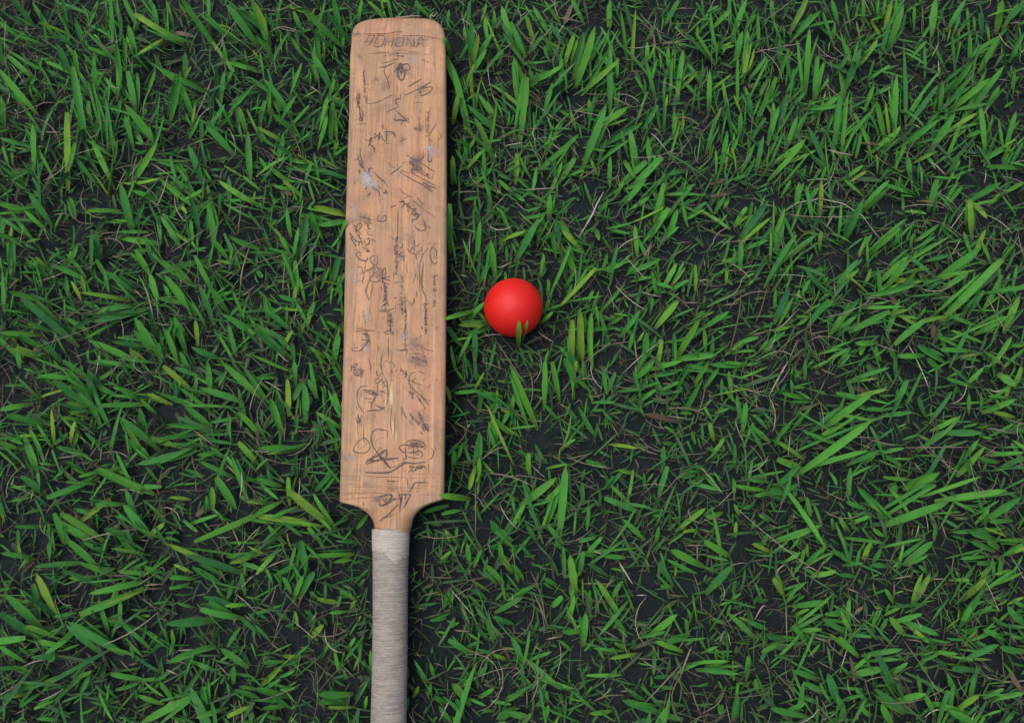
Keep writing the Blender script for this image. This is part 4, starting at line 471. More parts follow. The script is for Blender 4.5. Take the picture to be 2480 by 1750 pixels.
GX, GY = np.meshgrid(gx, gy, indexing='ij')
idx = np.arange(nx * ny).reshape(nx, ny)
quads = np.stack([idx[:-1, :-1], idx[1:, :-1], idx[1:, 1:], idx[:-1, 1:]], -1).reshape(-1, 4)
o = mesh_obj("soil_ground", np.stack([GX, GY, sz - 0.001], -1).reshape(-1, 3), quads, M_SOIL)
tag(o, "dark damp soil showing between the grass blades", "soil", kind="structure")

# ------------------------------------------------------------------ cricket bat
ZF = 0.050          # height of the face
def ip(v, pts):
    p = np.array(pts, float); return np.interp(v, p[:, 0], p[:, 1])
LEFT = [(43, 945), (44.5, 925), (47, 906), (50, 892), (54, 879), (59, 868), (65, 859.5), (75, 854), (87, 852), (137, 848), (220, 846), (287, 845), (360, 842), (427, 840), (527, 837), (617, 836), (717, 834), (840, 832), (940, 829), (1030, 827), (1130, 825), (1205, 822.5), (1214, 822),
        (1217, 826), (1220, 840), (1223, 853), (1227, 865), (1232, 874), (1240, 884), (1250, 892.5), (1262, 898), (1275, 901.5), (1290, 902.5), (1300, 903)]
RIGHT = [(43, 975), (44, 1012), (46, 1034), (49, 1047), (53, 1056), (58, 1064), (65, 1070), (75, 1075), (87, 1077.5), (137, 1080), (393, 1081.5), (633, 1081.5), (873, 1079.5), (1080, 1077), (1193, 1075.5), (1207, 1074),
         (1210, 1071), (1213, 1062), (1217, 1047), (1222, 1036), (1227, 1026), (1233, 1018), (1240, 1012), (1250, 1004), (1262, 998), (1275, 993.5), (1290, 991), (1300, 990)]
vs_ = np.unique(np.concatenate([np.arange(43, 50, 0.75), np.arange(50, 90, 2.0), np.arange(90, 1200, 10.0), np.arange(1200, 1290.1, 1.0)]))
ZR = ZF - 0.004
HANDLE_Z, HANDLE_R = 0.0325, 0.0182
bat_loc = np.array([*unproj(951, 1180, 0.0), 0.0])
zrim = ZR - 0.0075 * np.clip((95 - vs_) / 52.0, 0, 1) ** 3.2
st_y = unproj(np.full_like(vs_, 960.0), vs_, zrim)[1]
st_xl = unproj(ip(vs_, LEFT), vs_, zrim)[0]
st_xr = unproj(ip(vs_, RIGHT), vs_, zrim)[0]
def sm(a, n=2):
    for _ in range(n):
        b = a.copy(); b[1:-1] = 0.25 * a[:-2] + 0.5 * a[1:-1] + 0.25 * a[2:]; a = b
    return a
st_w0 = np.clip((vs_ - 1276) / 8.0, 0, 1) * 0.0011; st_xl = st_xl + st_w0; st_xr = st_xr - st_w0
fin = vs_ > 1203
tmp = sm(st_xl[fin], 2); st_xl[fin] = tmp
tmp = sm(st_xr[fin], 2); st_xr[fin] = tmp
y_toe = st_y[0]; y_end = st_y[-1]
y_sh = unproj(960, 1219, ZR)[1]
def toe_drop(y):            # face rolls down toward the rounded toe
    d = np.clip((y - (y_toe - 0.030)) / 0.030, 0, 1)
    return 0.0005 * d + 0.011 * d ** 3.2
def toe_sink(y):            # whole blade lies a touch lower at the toe end
    return 0.0
def face_z(x, y):
    xl = np.interp(-y, -st_y, st_xl); xr = np.interp(-y, -st_y, st_xr)
    c = 0.5 * (xl + xr); w = np.maximum(0.5 * (xr - xl), 1e-4)
    ax = np.abs(x - c); r = np.minimum(0.0048, 0.5 * w)
    z = ZF - 0.0010 * (ax / w) ** 2
    q = np.clip((ax - (w - r)) / r, 0, 0.999)
    z = z - r * 0.8 * (1 - np.sqrt(1 - q * q))
    return z - toe_drop(y)
NFL, NARC = 13, 8
def blade_half(w, zdrop):
    """right half profile from face centre to back centre: (x, z)"""
    r = min(0.0048, 0.5 * w); P = []
    for i in range(NFL):
        x = (w - r) * i / (NFL - 1); P.append((x, ZF - 0.0010 * (x / w) ** 2 - zdrop))
    for i in range(1, NARC + 1):
        a = math.pi / 2 * i / NARC
        x = w - r + r * math.sin(a); P.append((x, ZF - 0.0010 * (x / w) ** 2 - 0.8 * r * (1 - math.cos(a)) - zdrop))
    th = 0.013 * min(1, w / 0.05)
    ze = P[-1][1] - th; P.append((w * 0.998, P[-1][1] - th * 0.5)); P.append((w * 0.985, ze))
    back = max(ZF - 0.043, 0.007)
    for i in range(1, 7):
        f = i / 6; P.append((w * 0.96 * (1 - f), ze + (min(back, ze) - ze) * (f ** 0.7)))
    return P
def round_half(w):
    n = NFL + NARC + 2 + 6; P = []
    for i in range(n):
        a = math.pi * i / (n - 1); P.append((w * math.sin(a), HANDLE_Z + (ZF - 0.0006 - HANDLE_Z) * math.cos(a)))
    return P
V, Fc = [], []
nprof = NFL + NARC + 2 + 6
ringn = 2 * nprof - 2
for i, v in enumerate(vs_):
    w = 0.5 * (st_xr[i] - st_xl[i]); c = 0.5 * (st_xr[i] + st_xl[i]); y = st_y[i]
    P = blade_half(w, float(toe_drop(y)))
    b = float(np.clip((v - 1222) / 66.0, 0, 1)); b = b * b * (3 - 2 * b)
    if b > 0:
        Q = round_half(w); P = [(p[0] * (1 - b) + q[0] * b, p[1] * (1 - b) + q[1] * b) for p, q in zip(P, Q)]
    # toe: bottom edge pulls in so the end is rounded from the side too
    ring = [(c + x, y, z) for x, z in P] + [(c - x, y, z) for x, z in P[-2:0:-1]]
    V += ring
    if i:
        a0, b0 = (i - 1) * ringn, i * ringn
        for k in range(ringn):
            k2 = (k + 1) % ringn; Fc.append((a0 + k, a0 + k2, b0 + k2, b0 + k))
Fc.append(tuple(range(ringn)))
Fc.append(tuple(reversed(range((len(vs_) - 1) * ringn, len(vs_) * ringn))))
bat = bpy.data.objects.new("cricket_bat", None); bat.empty_display_size = 0.05
bat.location = tuple(bat_loc); COL.objects.link(bat)
tag(bat, "old wooden cricket bat covered in faded signatures lying face up on the grass", "cricket bat")
rimw = np.interp(np.arange(nprof), [0, NFL - 3, NFL + 2, nprof - 1], [0, 0, 1, 1])
rimv = np.tile(np.concatenate([rimw, rimw[-2:0:-1]]), len(vs_))
blade = mesh_obj("blade", np.array(V) - bat_loc, Fc, M_WOOD, bat, attrs={"rim": np.stack([rimv] * 3 + [np.ones_like(rimv)], -1)})
tag(blade, "worn tan wooden blade covered in pen signatures, scuffs and cracks")

# handle: cord-bound round stick, runs out of the bottom of the picture
HL = [(1283, 902), (1330, 902.5), (1370, 903), (1487, 903), (1580, 902), (1680, 900), (1750, 898), (1900, 894), (2050, 889)]
HR = [(1283, 991.5), (1300, 991), (1353, 989), (1437, 987.5), (1580, 987), (1697, 985), (1750, 984), (1900, 981), (2050, 979)]
hv = np.arange(1279, 2010, 0.9)
hy = unproj(np.full_like(hv, 945.0), hv, HANDLE_Z)[1]
hxl = unproj(ip(hv, HL), hv, HANDLE_Z)[0]; hxr = unproj(ip(hv, HR), hv, HANDLE_Z)[0]
NA = 56
def tube(hy, xl, xr, zc, rz_of, disp, name, mat, parent, capr=True):
    V, Fc = [], []
    for i in range(len(hy)):
        c = 0.5 * (xl[i] + xr[i]); w = 0.5 * (xr[i] - xl[i])
        for k in range(NA):
            a = 2 * math.pi * k / NA
            d = disp(i, a)
            V.append((c + (w + d) * math.sin(a), hy[i], zc + (rz_of(i) + d) * math.cos(a)))
        if i:
            a0, b0 = (i - 1) * NA, i * NA
            for k in range(NA):
                k2 = (k + 1) % NA; Fc.append((a0 + k, b0 + k, b0 + k2, a0 + k2))
    Fc.append(tuple(reversed(range(NA)))); Fc.append(tuple(range((len(hy) - 1) * NA, len(hy) * NA)))
    return mesh_obj(name, np.array(V) - bat_loc, Fc, mat, parent)
wob = rng.standard_normal((len(hv), 6))
lump = np.convolve(rng.standard_normal(len(hv) + 40), np.hanning(41) / 20, 'valid')
pit = 0.0026
def cord(i, a):
    ph = 2 * math.pi * (-(hy[i]) / pit + a / (2 * math.pi))
    return 0.00020 * math.sin(ph + 1.2 * math.sin(3 * a + 0.02 * i)) + 0.00005 * wob[i, int(a) % 6] + 0.00022 * lump[i] * math.cos(a - 0.05 * i)
rz = lambda i: 0.0174
handle = mesh_obj if False else tube(hy, hxl, hxr, HANDLE_Z, rz, cord, "handle", M_TWINE, bat)
tag(handle, "grey cord bound handle reaching past the picture edge")
# torn pale tape over the first turns of cord, its lower edge ragged
tv = np.arange(1281, 1376, 1.2)
ty = unproj(np.full_like(tv, 945.0), tv, HANDLE_Z)[1]
txl = unproj(ip(tv, HL), tv, HANDLE_Z)[0]; txr = unproj(ip(tv, HR), tv, HANDLE_Z)[0]
V, Fc = [], []
na = 72; rag = [2.0 * math.sin(0.21 * k) + 1.0 * math.sin(0.53 * k + 1) for k in range(na)]
for i, v in enumerate(tv):
    for k in range(na):
        a = -math.pi / 2 + math.pi * k / (na - 1)
        u = 947 + 44 * math.sin(a)
        end = 1330 + 0.18 * (u - 905) + (22 * math.exp(-((u - 966) / 15.0) ** 2)) + rag[k]
        top = 1281.5 + 1.6 * math.sin(0.19 * k) + 0.9 * math.sin(0.47 * k + 2); vv = top + (end - top) * i / (len(tv) - 1)
        y = float(unproj(945, vv, HANDLE_Z)[1])
        xl = float(unproj(ip(vv, HL), vv, HANDLE_Z)[0]); xr = float(unproj(ip(vv, HR), vv, HANDLE_Z)[0])
        c, w = 0.5 * (xl + xr), 0.5 * (xr - xl)
        d = 0.00042 + 0.00010 * math.sin(vv * 1.7 + 0.6 * math.sin(4 * a)) + 0.00008 * math.sin(vv * 0.63 + 3 * a)
        if i >= len(tv) - 2: d = 0.0001
        V.append((c + (w + d) * math.sin(a), y, HANDLE_Z + (0.0174 + d) * math.cos(a)))
    if i:
        for k in range(na - 1):
            a0 = (i - 1) * na + k; Fc.append((a0, a0 + na, a0 + na + 1, a0 + 1))
tape = mesh_obj("tape", np.array(V) - bat_loc, Fc, M_TAPE, handle)
tag(tape, "torn whitish tape wound round the top of the handle")

# ---- marks on the face
def on_face(zu, zv, oy, lift):
    u = 800 + np.asarray(zu, float) / 6.0; v = oy + np.asarray(zv, float) / 6.0
    x, y = unproj(u, v, ZF)
    for _ in range(3):
        z = face_z(x, y) + lift
        x, y = unproj(u, v, z)
    return np.stack([x, y, z], -1)
def catmull(p, sub=5):
    if len(p) < 3:
        return np.array([p[0] + (p[-1] - p[0]) * t for t in np.linspace(0, 1, sub + 1)])
    q = np.vstack([2 * p[0] - p[1], p, 2 * p[-1] - p[-2]]); out = []
    for i in range(1, len(q) - 2):
        for t in np.linspace(0, 1, sub, endpoint=False):
            out.append(0.5 * ((2 * q[i]) + (-q[i - 1] + q[i + 1]) * t + (2 * q[i - 1] - 5 * q[i] + 4 * q[i + 1] - q[i + 2]) * t * t + (-q[i - 1] + 3 * q[i] - 3 * q[i + 1] + q[i + 2]) * t ** 3))
    out.append(p[-1]); return np.array(out)
def stroke_mesh(oy, strokes, name, mat, lift, wmul=1.0, amul=1.0):
    V, A, Fc = [], [], []
    for si, s in enumerate(strokes):
        h, pts = s.split(":"); w, al = map(float, h.split()); w *= wmul; al = min(1.0, al * amul)
        p = np.array(list(map(float, pts.split()))).reshape(-1, 2)
        c = catmull(p); t = np.gradient(c, axis=0); t /= np.linalg.norm(t, axis=1)[:, None] + 1e-9
        nrm = np.stack([-t[:, 1], t[:, 0]], -1)
        n = len(c); prof = np.minimum(1, 0.55 + 1.6 * np.minimum(np.linspace(0, 1, n), np.linspace(1, 0, n)))
        prof = prof * (1 + 0.12 * rng.standard_normal(n)); hw = (0.5 * w * prof)[:, None]
        b = len(V); L = on_face(*(c + nrm * hw).T, oy, lift + 0.000012 * (si % 9)); Rr = on_face(*(c - nrm * hw).T, oy, lift + 0.000012 * (si % 9))
        fade = al * np.clip(1 + 0.12 * rng.standard_normal(n), 0.6, 1.2)
        for i in range(n):
            V += [L[i], Rr[i]]; A += [(fade[i],) * 3 + (1,)] * 2
            if i: Fc.append((b + 2 * i - 2, b + 2 * i - 1, b + 2 * i + 1, b + 2 * i))
    return mesh_obj(name, np.array(V) - bat_loc, Fc, mat, blade, smooth=False, attrs={"tint": np.clip(A, 0, 1)})
def bleed(s):       # ink that has spread into the wood round each stroke
    h, p = s.split(":"); w, a = map(float, h.split()); return "%.1f %.2f:%s" % (w * 2.6, a * 0.33, p)
def flick(s):       # small pen returns beside a stroke
    h, p = s.split(":"); w, a = map(float, h.split()); q = np.array(list(map(float, p.split()))).reshape(-1, 2); out = []
    if len(q) < 3 or np.ptp(q, axis=0).max() < 60 or w < 6.6: return out
    for _ in range(1):
        an = rng.normal(0, 0.45); sc = rng.uniform(0.3, 0.65); c = q.mean(0) + rng.normal(0, 24, 2)
        r = (q - q.mean(0)) @ np.array([[math.cos(an), math.sin(an)], [-math.sin(an), math.cos(an)]]) * sc + c
        out.append("%.1f %.2f:%s" % (w * 0.75, a * rng.uniform(0.45, 0.85), " ".join("%.1f %.1f" % tuple(t) for t in r)))
    return out
def cursive(x, y, ln, an, amp, seed):      # a line of small joined handwriting
    r = np.random.default_rng(seed); n = max(6, int(ln / 13)); t = np.arange(n); out = []
    px = t * ln / n + r.normal(0, 4, n); py = amp * (np.where(t % 2, 1, -1) * r.uniform(.25, 1.0, n) + 0.5 * r.normal(0, .5, n))
    X = x + px * math.cos(an) - py * math.sin(an); Y = y + px * math.sin(an) + py * math.cos(an)
    k = 0
    while k < n - 2:                      # lift the pen now and then
        m = int(r.integers(4, 10)); s = slice(k, min(n, k + m)); k += m
        if len(X[s]) < 2: break
        out.append("%.1f %.2f:%s" % (r.uniform(4.5, 6.5), r.uniform(.35, .62), " ".join("%.1f %.1f" % q for q in zip(X[s], Y[s]))))
    return out
SCRIPT = [(20, 480, 900, 480, 1.5, 16), (20, 410, 1240, 420, 1.5, 14), (260, 1210, 300, 170, 0.2, 18), (260, 1420, 60, 380, 1.6, 12), (260, 1290, 140, 220, 1.5, 16), (260, 1020, 1330, 380, 0.75, 26), (260, 560, 480, 220, -0.5, 20), (500, 960, 440, 560, 1.57, 24), (500, 1040, 1010, 600, 1.57, 20), (500, 1520, 1000, 480, 1.57, 14), (500, 800, 1120, 420, 1.57, 22),
          (740, 1090, 30, 640, 1.57, 22), (740, 1390, 20, 380, 1.57, 18), (740, 1180, 740, 250, 0.35, 26), (740, 1330, 600, 330, 1.3, 18), (740, 1010, 900, 160, 0.9, 22), (740, 1190, 1240, 330, 0.9, 16), (980, 1150, 120, 360, 0.85, 22), (980, 1280, 110, 330, 1.1, 20), (980, 1140, 900, 300, 0.05, 22), (740, 500, 380, 230, 1.2, 20), (740, 340, 860, 140, 1.3, 18),
          (500, 330, 260, 300, 1.1, 24), (500, 430, 480, 260, 0.9, 20), (500, 520, 760, 380, 1.7, 14), (740, 870, 110, 280, 1.57, 20), (740, 720, 960, 240, 1.3, 24), (740, 500, 1240, 280, 0.25, 18), (980, 400, 130, 180, 1.5, 14), (980, 820, 1100, 190, 0.05, 12), (260, 1180, 850, 320, 0.5, 22), (260, 420, 820, 300, 0.9, 20), (20, 760, 700, 260, -0.2, 10), (20, 960, 690, 140, 0.05, 12), (20, 1330, 750, 120, 0.3, 14), (980, 1120, 600, 240, 0.05, 16), (980, 1140, 690, 200, 0.1, 14), (980, 760, 1390, 300, -0.1, 22)]
INK += [(c[0], cursive(*c[1:], 900 + q)) for q, c in enumerate(SCRIPT)]
def clusters(ss, gap):
    pts = [catmull(np.array(list(map(float, s.split(":")[1].split()))).reshape(-1, 2), 8) for s in ss]
    lab = list(range(len(ss)))
    for a in range(len(ss)):
        for b in range(a):
            if np.min(np.linalg.norm(pts[a][:, None] - pts[b][None], axis=2)) < gap:
                la, lb = lab[a], lab[b]; lab = [lb if q == la else q for q in lab]
    return [[s for s, q in zip(ss, lab) if q == l] for l in sorted(set(lab))]
for j, (oy, ss) in enumerate(INK):
    if j == 0:
        o = stroke_mesh(oy, ss, "lettering", M_INK, 0.00012, 1.3, 1.45)
        tag(o, "hand drawn capital letters across the toe of the bat"); continue
    for g in clusters(ss, 90):
        stroke_mesh(oy, [bleed(s) for s in g] + [q for s in g for q in flick(s)] + g, "signature", M_INK, 0.00012 + 0.00009 * (j % 4), 1.12, 1.3)
for _ in range(7):      # fine cross scoring near the shoulders and the toe
    lo, hi, oy_ = ((1010, 1320, 980), (340, 700, 20))[_ % 4 == 3]
    y0 = rng.uniform(lo, hi); x0 = rng.uniform(180, 1200); ln = rng.uniform(150, 600)
    LINES[4 if oy_ == 980 else 0][1].append("%.0f %.2f:%.0f %.0f %.0f %.0f %.0f %.0f" % (rng.uniform(4, 6), rng.uniform(.2, .45), x0, y0, x0 + ln / 2, y0 + rng.normal(0, 6), min(x0 + ln, 1600), y0 + rng.normal(0, 8)))
for _ in range(26):      # short lengthwise checks along the grain
    y0 = rng.uniform(0, 1500); x0 = rng.uniform(280, 1600); ln = rng.uniform(60, 260); g = int(rng.integers(1, 4))
    LINES[g][1].append("%.0f %.2f:%.0f %.0f %.0f %.0f %.0f %.0f" % (rng.uniform(4, 6), rng.uniform(.2, .5), x0, y0, x0 + rng.normal(0, 3), y0 + ln / 2, x0 + rng.normal(0, 4), y0 + ln))
for j, (oy, ss) in enumerate(LINES):
    for s in ss: stroke_mesh(oy, [s], "score_line" if j in (0, 4) else "crack", M_CRACK, 0.00060 + 0.00006 * j, 1.1, 1.3)
def blob(oy, cx, cy, rx, ry, rot, strength, name, mat, lift, rough=0.25, seed=0):
    r = np.random.default_rng(seed); nr, na = 7, 36; V, A, Fc = [], [], []
    prof = 1 + rough * np.array([sum(r2 * math.sin((f + 2) * a + p) for f, (r2, p) in enumerate(zip(r.uniform(0.2, 0.6, 5), r.uniform(0, 6.28, 5)))) for a in np.linspace(0, 2 * math.pi, na, endpoint=False)])
    r = np.random.default_rng(seed + 50)
    for i in range(nr + 1):
        f = i / nr
        for k in range(na):
            a = 2 * math.pi * k / na; px, py = rx * f * prof[k] * math.cos(a), ry * f * prof[k] * math.sin(a)
            V.append((cx + px * math.cos(rot) - py * math.sin(rot), cy + px * math.sin(rot) + py * math.cos(rot)))
            s = strength * (1 - f ** 2.2); A.append((s, s, s, 1))
            if i:
                a0 = (i - 1) * na; k2 = (k + 1) % na; Fc.append((a0 + k, a0 + na + k, a0 + na + k2, a0 + k2))
    Vn = np.array(V); W = on_face(Vn[:, 0], Vn[:, 1], oy, lift)
    return mesh_obj(name, W - bat_loc, Fc, mat, blade, smooth=False, attrs={"tint": np.clip(A, 0, 1)})
SC = [(260, 520, 1040, 110, 130, -0.6, 1.0), (260, 1435, 590, 80, 60, 0.2, 0.9), (260, 640, 1130, 90, 90, 0.5, 0.55), (260, 1470, 680, 90, 110, 0.2, 0.35), (740, 1080, 440, 70, 90, 0.2, 0.45), (740, 525, 160, 45, 170, 0.0, 0.45), (980, 300, 770, 80, 60, 0, 0.4),
      (500, 330, 1020, 110, 130, 0, 0.3), (20, 1200, 760, 80, 100, 0.3, 0.35), (740, 530, 620, 60, 60, 0, 0.5), (500, 330, 60, 70, 150, 0, 0.35), (980, 1590, 880, 70, 130, 0, 0.3)]
for j, s in enumerate(SC): blob(*s, "scuff", M_SCUFF, 0.00050 + 0.00002 * j, 0.3, j)
SM = [(740, 1270, 810, 160, 110, 0.2, 0.55), (740, 1210, 560, 120, 130, 0.0, 0.45), (980, 690, 1370, 110, 50, -0.1, 0.7), (980, 1240, 560, 140, 60, 0.1, 0.4), (260, 1250, 810, 120, 70, 0.3, 0.45), (260, 1300, 310, 90, 70, 0.2, 0.4), (500, 500, 180, 130, 90, 0.4, 0.4),
      (500, 1030, 700, 80, 120, 0, 0.32), (20, 420, 1300, 50, 150, 0, 0.4), (20, 800, 1130, 90, 110, 0.2, 0.4), (740, 440, 960, 80, 90, 0, 0.4), (500, 600, 900, 90, 50, -0.4, 0.35), (20, 1010, 860, 70, 70, 0, 0.4), (740, 880, 230, 50, 120, 0, 0.35),
      (980, 250, 760, 110, 70, 0, 0.25), (20, 900, 480, 520, 90, 0, 0.32), (20, 380, 380, 90, 50, 0, 0.4), (740, 1540, 330, 25, 60, 0, 0.5), (260, 1260, 1430, 180, 120, 0.5, 0.25), (980, 1290, 180, 150, 160, 0.7, 0.25), (500, 290, 200, 90, 60, 0, 0.35)]
for _ in range(18):
    SM.append((int(rng.choice([20, 260, 500, 740, 980])), rng.uniform(330, 1580), rng.uniform(150, 1400) if _ % 5 else rng.uniform(300, 1200), rng.uniform(30, 110), rng.uniform(40, 160), rng.normal(0, .4), rng.uniform(.2, .5)))
for j, s in enumerate(SM): blob(*s, "smear", M_SMEAR, 0.00040 + 0.000004 * j, 0.3, 30 + j)
SPL = [(740, 888, 1310, 42, 230, 0.0, 1.0), (980, 912, 330, 26, 170, 0.0, 0.9), (980, 960, 470, 20, 150, 0.0, 0.8), (980, 730, 880, 30, 60, 0.1, 0.4), (980, 300, 250, 30, 200, 0.0, 0.25)]
for j, s in enumerate(SPL): blob(*s, "split", M_SPLIT, 0.00072 + 0.00004 * j, 0.22, 80 + j)

# ------------------------------------------------------------------ ball
BR, BZ = 0.0326, 0.0345
bx, by = (float(q) for q in unproj(1243.5, 744, BZ + 0.001))
V, Fc = [], []
np_, na = 200, 96
for i in range(1, np_):
    th = math.pi * i / np_
    d = sum(0.00010 * math.exp(-((math.degrees(th) - q) / 0.9) ** 2) for q in (80, 84, 88, 92, 96))
    for k in range(na):
        a = 2 * math.pi * k / na
        V.append(((BR + d) * math.sin(th) * math.cos(a), (BR + d) * math.sin(th) * math.sin(a), (BR + d) * math.cos(th)))
    if i > 1:
        a0, b0 = (i - 2) * na, (i - 1) * na
        for k in range(na):
            k2 = (k + 1) % na; Fc.append((a0 + k, b0 + k, b0 + k2, a0 + k2))
V += [(0, 0, BR), (0, 0, -BR)]; nt = len(V)
for k in range(na):
    Fc.append((nt - 2, k, (k + 1) % na)); Fc.append((nt - 1, (np_ - 2) * na + (k + 1) % na, (np_ - 2) * na + k))
from mathutils import Matrix
rot = Matrix.Rotation(R(12), 3, 'Z') @ Matrix.Rotation(R(-62), 3, 'X')
V = [tuple(rot @ Vector(p)) for p in V]
# crumbs of soil
nc = 9000
cx = rng.uniform(X0 + .05, X1 - .05, nc); cy = rng.uniform(Y0 + .05, Y1 - .05, nc); cs = 0.0011 * np.exp(0.5 * rng.standard_normal(nc))
oct_v = np.array([(1, 0, 0), (-1, 0, 0), (0, 1, 0), (0, -1, 0), (0, 0, 1), (0, 0, -1)], float)
oct_f = np.array([(0, 2, 4), (2, 1, 4), (1, 3, 4), (3, 0, 4), (2, 0, 5), (1, 2, 5), (3, 1, 5), (0, 3, 5)])
ixs = np.clip(((cx - X0) / ST_).astype(int), 0, nx - 1); iys = np.clip(((cy - Y0) / ST_).astype(int), 0, ny - 1)
CV = oct_v[None] * (1 + 0.3 * rng.standard_normal((nc, 6, 3))) * cs[:, None, None] + np.stack([cx, cy, sz[ixs, iys] + 0.3 * cs], -1)[:, None]
CF = (np.arange(nc) * 6)[:, None, None] + oct_f[None]
o = mesh_obj("soil_crumbs", CV.reshape(-1, 3), CF.reshape(-1, 3), M_SOIL, smooth=False)
tag(o, "small dark crumbs of soil lying on the ground between the grass", "soil crumbs", kind="stuff")
ball = mesh_obj("ball", V, Fc, M_BALL, None, loc=(bx, by, BZ))
tag(ball, "smooth bright red rubber ball nestled in the grass right of the bat", "ball")
BC = np.array([bx, by, BZ])
# ------------------------------------------------------------------ grass
K = 8
TT = np.linspace(0, 1, K + 1)
PROF = np.interp(TT, [0, .12, .3, .5, .7, .86, .95, 1], [.48, .68, .90, 1.0, .95, .72, .42, .04])
PROFCUT = np.interp(TT, [0, .12, .3, .5, .7, .9, 1], [.42, .66, .92, 1.0, .97, .84, .62])
def blades_mesh(P0, P1, P2, W, roll, fold, rnd, dry, cut, twist):
    """quadratic-curve leaves with a folded midrib; all arguments are arrays over leaves"""
    n = len(P0); t = TT[None, :, None]
    S = (1 - t) ** 2 * P0[:, None] + 2 * t * (1 - t) * P1[:, None] + t ** 2 * P2[:, None]
    T = 2 * (1 - t) * (P1 - P0)[:, None] + 2 * t * (P2 - P1)[:, None]
    T = T / (np.linalg.norm(T, axis=2, keepdims=True) + 1e-9)
    up = np.array([0, 0, 1.0])
    side = np.cross(T, up + 0 * T); side /= (np.linalg.norm(side, axis=2, keepdims=True) + 1e-6)
    nor = np.cross(side, T)
    a = roll[:, None, None] + twist[:, None, None] * (t - 0.4)
    sd = side * np.cos(a) + nor * np.sin(a); nr = -side * np.sin(a) + nor * np.cos(a)
    pw = np.where(cut[:, None], PROFCUT[None], PROF[None]) * (1 + 0.05 * rng.standard_normal((n, K + 1)))
    hw = (0.5 * W[:, None] * pw)[..., None]
    mid = S - nr * hw * fold[:, None, None]
    L, Rr = S - sd * hw, S + sd * hw
    V = np.stack([L, mid, Rr], 2).reshape(n, -1, 3)
    col = np.empty((n, K + 1, 3, 4), np.float32)
    col[..., 0] = np.clip(rnd, 0, 1)[:, None, None]; col[..., 1] = TT[None, :, None]
    col[..., 2] = np.clip(dry, 0, 1)[:, None, None]; col[..., 3] = np.array([0, .5, 1])[None, None, :]
    base = (np.arange(n) * 3 * (K + 1))[:, None, None, None]
    i = np.arange(K)[None, :, None, None]; j = np.arange(2)[None, None, :, None]
    q = np.concatenate([base + 3 * i + j, base + 3 * i + j + 1, base + 3 * (i + 1) + j + 1, base + 3 * (i + 1) + j], -1).reshape(-1, 4)
    return V.reshape(-1, 3), q, col.reshape(-1, 4), S
def edges_at(y):
    yy = np.concatenate([st_y, hy]); l = np.concatenate([st_xl, hxl]); r = np.concatenate([st_xr, hxr])
    o = np.argsort(yy); yy, l, r = yy[o], l[o], r[o]
    return np.interp(y, yy, l), np.interp(y, yy, r), (y < yy[-1]) & (y > yy[0])
def hits(S, zmin, pad=0.001):
    xl, xr, ok = edges_at(S[..., 1])
    inb = ok & (S[..., 0] > xl - pad) & (S[..., 0] < xr + pad) & (S[..., 2] > zmin)
    inball = np.linalg.norm(S - BC, axis=-1) < BR + 0.0012
    return inb.any(1) | inball.any(1)
def keep(arrs, m): return [a[m] for a in arrs]
def spine(P0, P1, P2):
    t = TT[None, :, None]
    return (1 - t) ** 2 * P0[:, None] + 2 * t * (1 - t) * P1[:, None] + t ** 2 * P2[:, None]

# -- leaves one can pick out in the photograph
rows = []
for (ox, oy), s in BLADES.items():
    for q in s.replace("\n", "").split(";"):
        a = list(map(float, q.split()))
        if len(a) == 5 and a[4] > 0:
            rows.append((ox + a[0] / ZS, oy + a[1] / ZS, ox + a[2] / ZS, oy + a[3] / ZS, a[4] / ZS))
rows = np.array(rows); n = len(rows)
dd = rows[:, 2:4] - rows[:, 0:2]
rows[:, 0:2] -= 0.16 * dd; rows[:, 2:4] += 0.04 * dd          # leaf bases go on below their neighbours
P0 = np.stack([*unproj(rows[:, 0], rows[:, 1], 0.004), np.full(n, 0.004)], -1)
gx_, gy_ = unproj(rows[:, 2], rows[:, 3], 0.02)
L2 = np.hypot(gx_ - P0[:, 0], gy_ - P0[:, 1])
ztip = np.clip(0.010 + L2 * rng.uniform(0.25, 0.75, n), 0.012, 0.052)
P2 = np.stack([*unproj(rows[:, 2], rows[:, 3], ztip), ztip], -1)
P1 = 0.5 * (P0 + P2); P1[:, 2] += np.linalg.norm(P2 - P0, axis=1) * rng.uniform(0.02, 0.22, n)
pu, pv = proj(P1[:, 0], P1[:, 1], P1[:, 2])
# keep the bulge upright but stay on the line seen in the photograph
cu, cv = 0.5 * (rows[:, 0] + rows[:, 2]) + 2.5 * rng.standard_normal(n), 0.5 * (rows[:, 1] + rows[:, 3]) + 2.5 * rng.standard_normal(n)
P1 = np.stack([*unproj(cu, cv, P1[:, 2]), P1[:, 2]], -1)
dep = (CAM_H - P1[:, 2]) * 1.01
Wd = np.minimum(rows[:, 4] * dep / F * 0.95, np.linalg.norm(P2 - P0, axis=1) / 5.6); Wd = np.minimum(Wd, 0.0086)
roll = 0.35 * rng.standard_normal(n)
A = [P0, P1, P2, Wd, roll, rng.uniform(0.15, 0.75, n), np.clip(0.52 + 0.26 * rng.standard_normal(n), 0, 1), np.clip(0.10 * rng.standard_normal(n), 0, 0.3), rng.random(n) < 0.22, 0.4 * rng.standard_normal(n)]
A = keep(A, ~hits(spine(*A[:3]), ZF - 0.012, 0.0))
parts = [A]
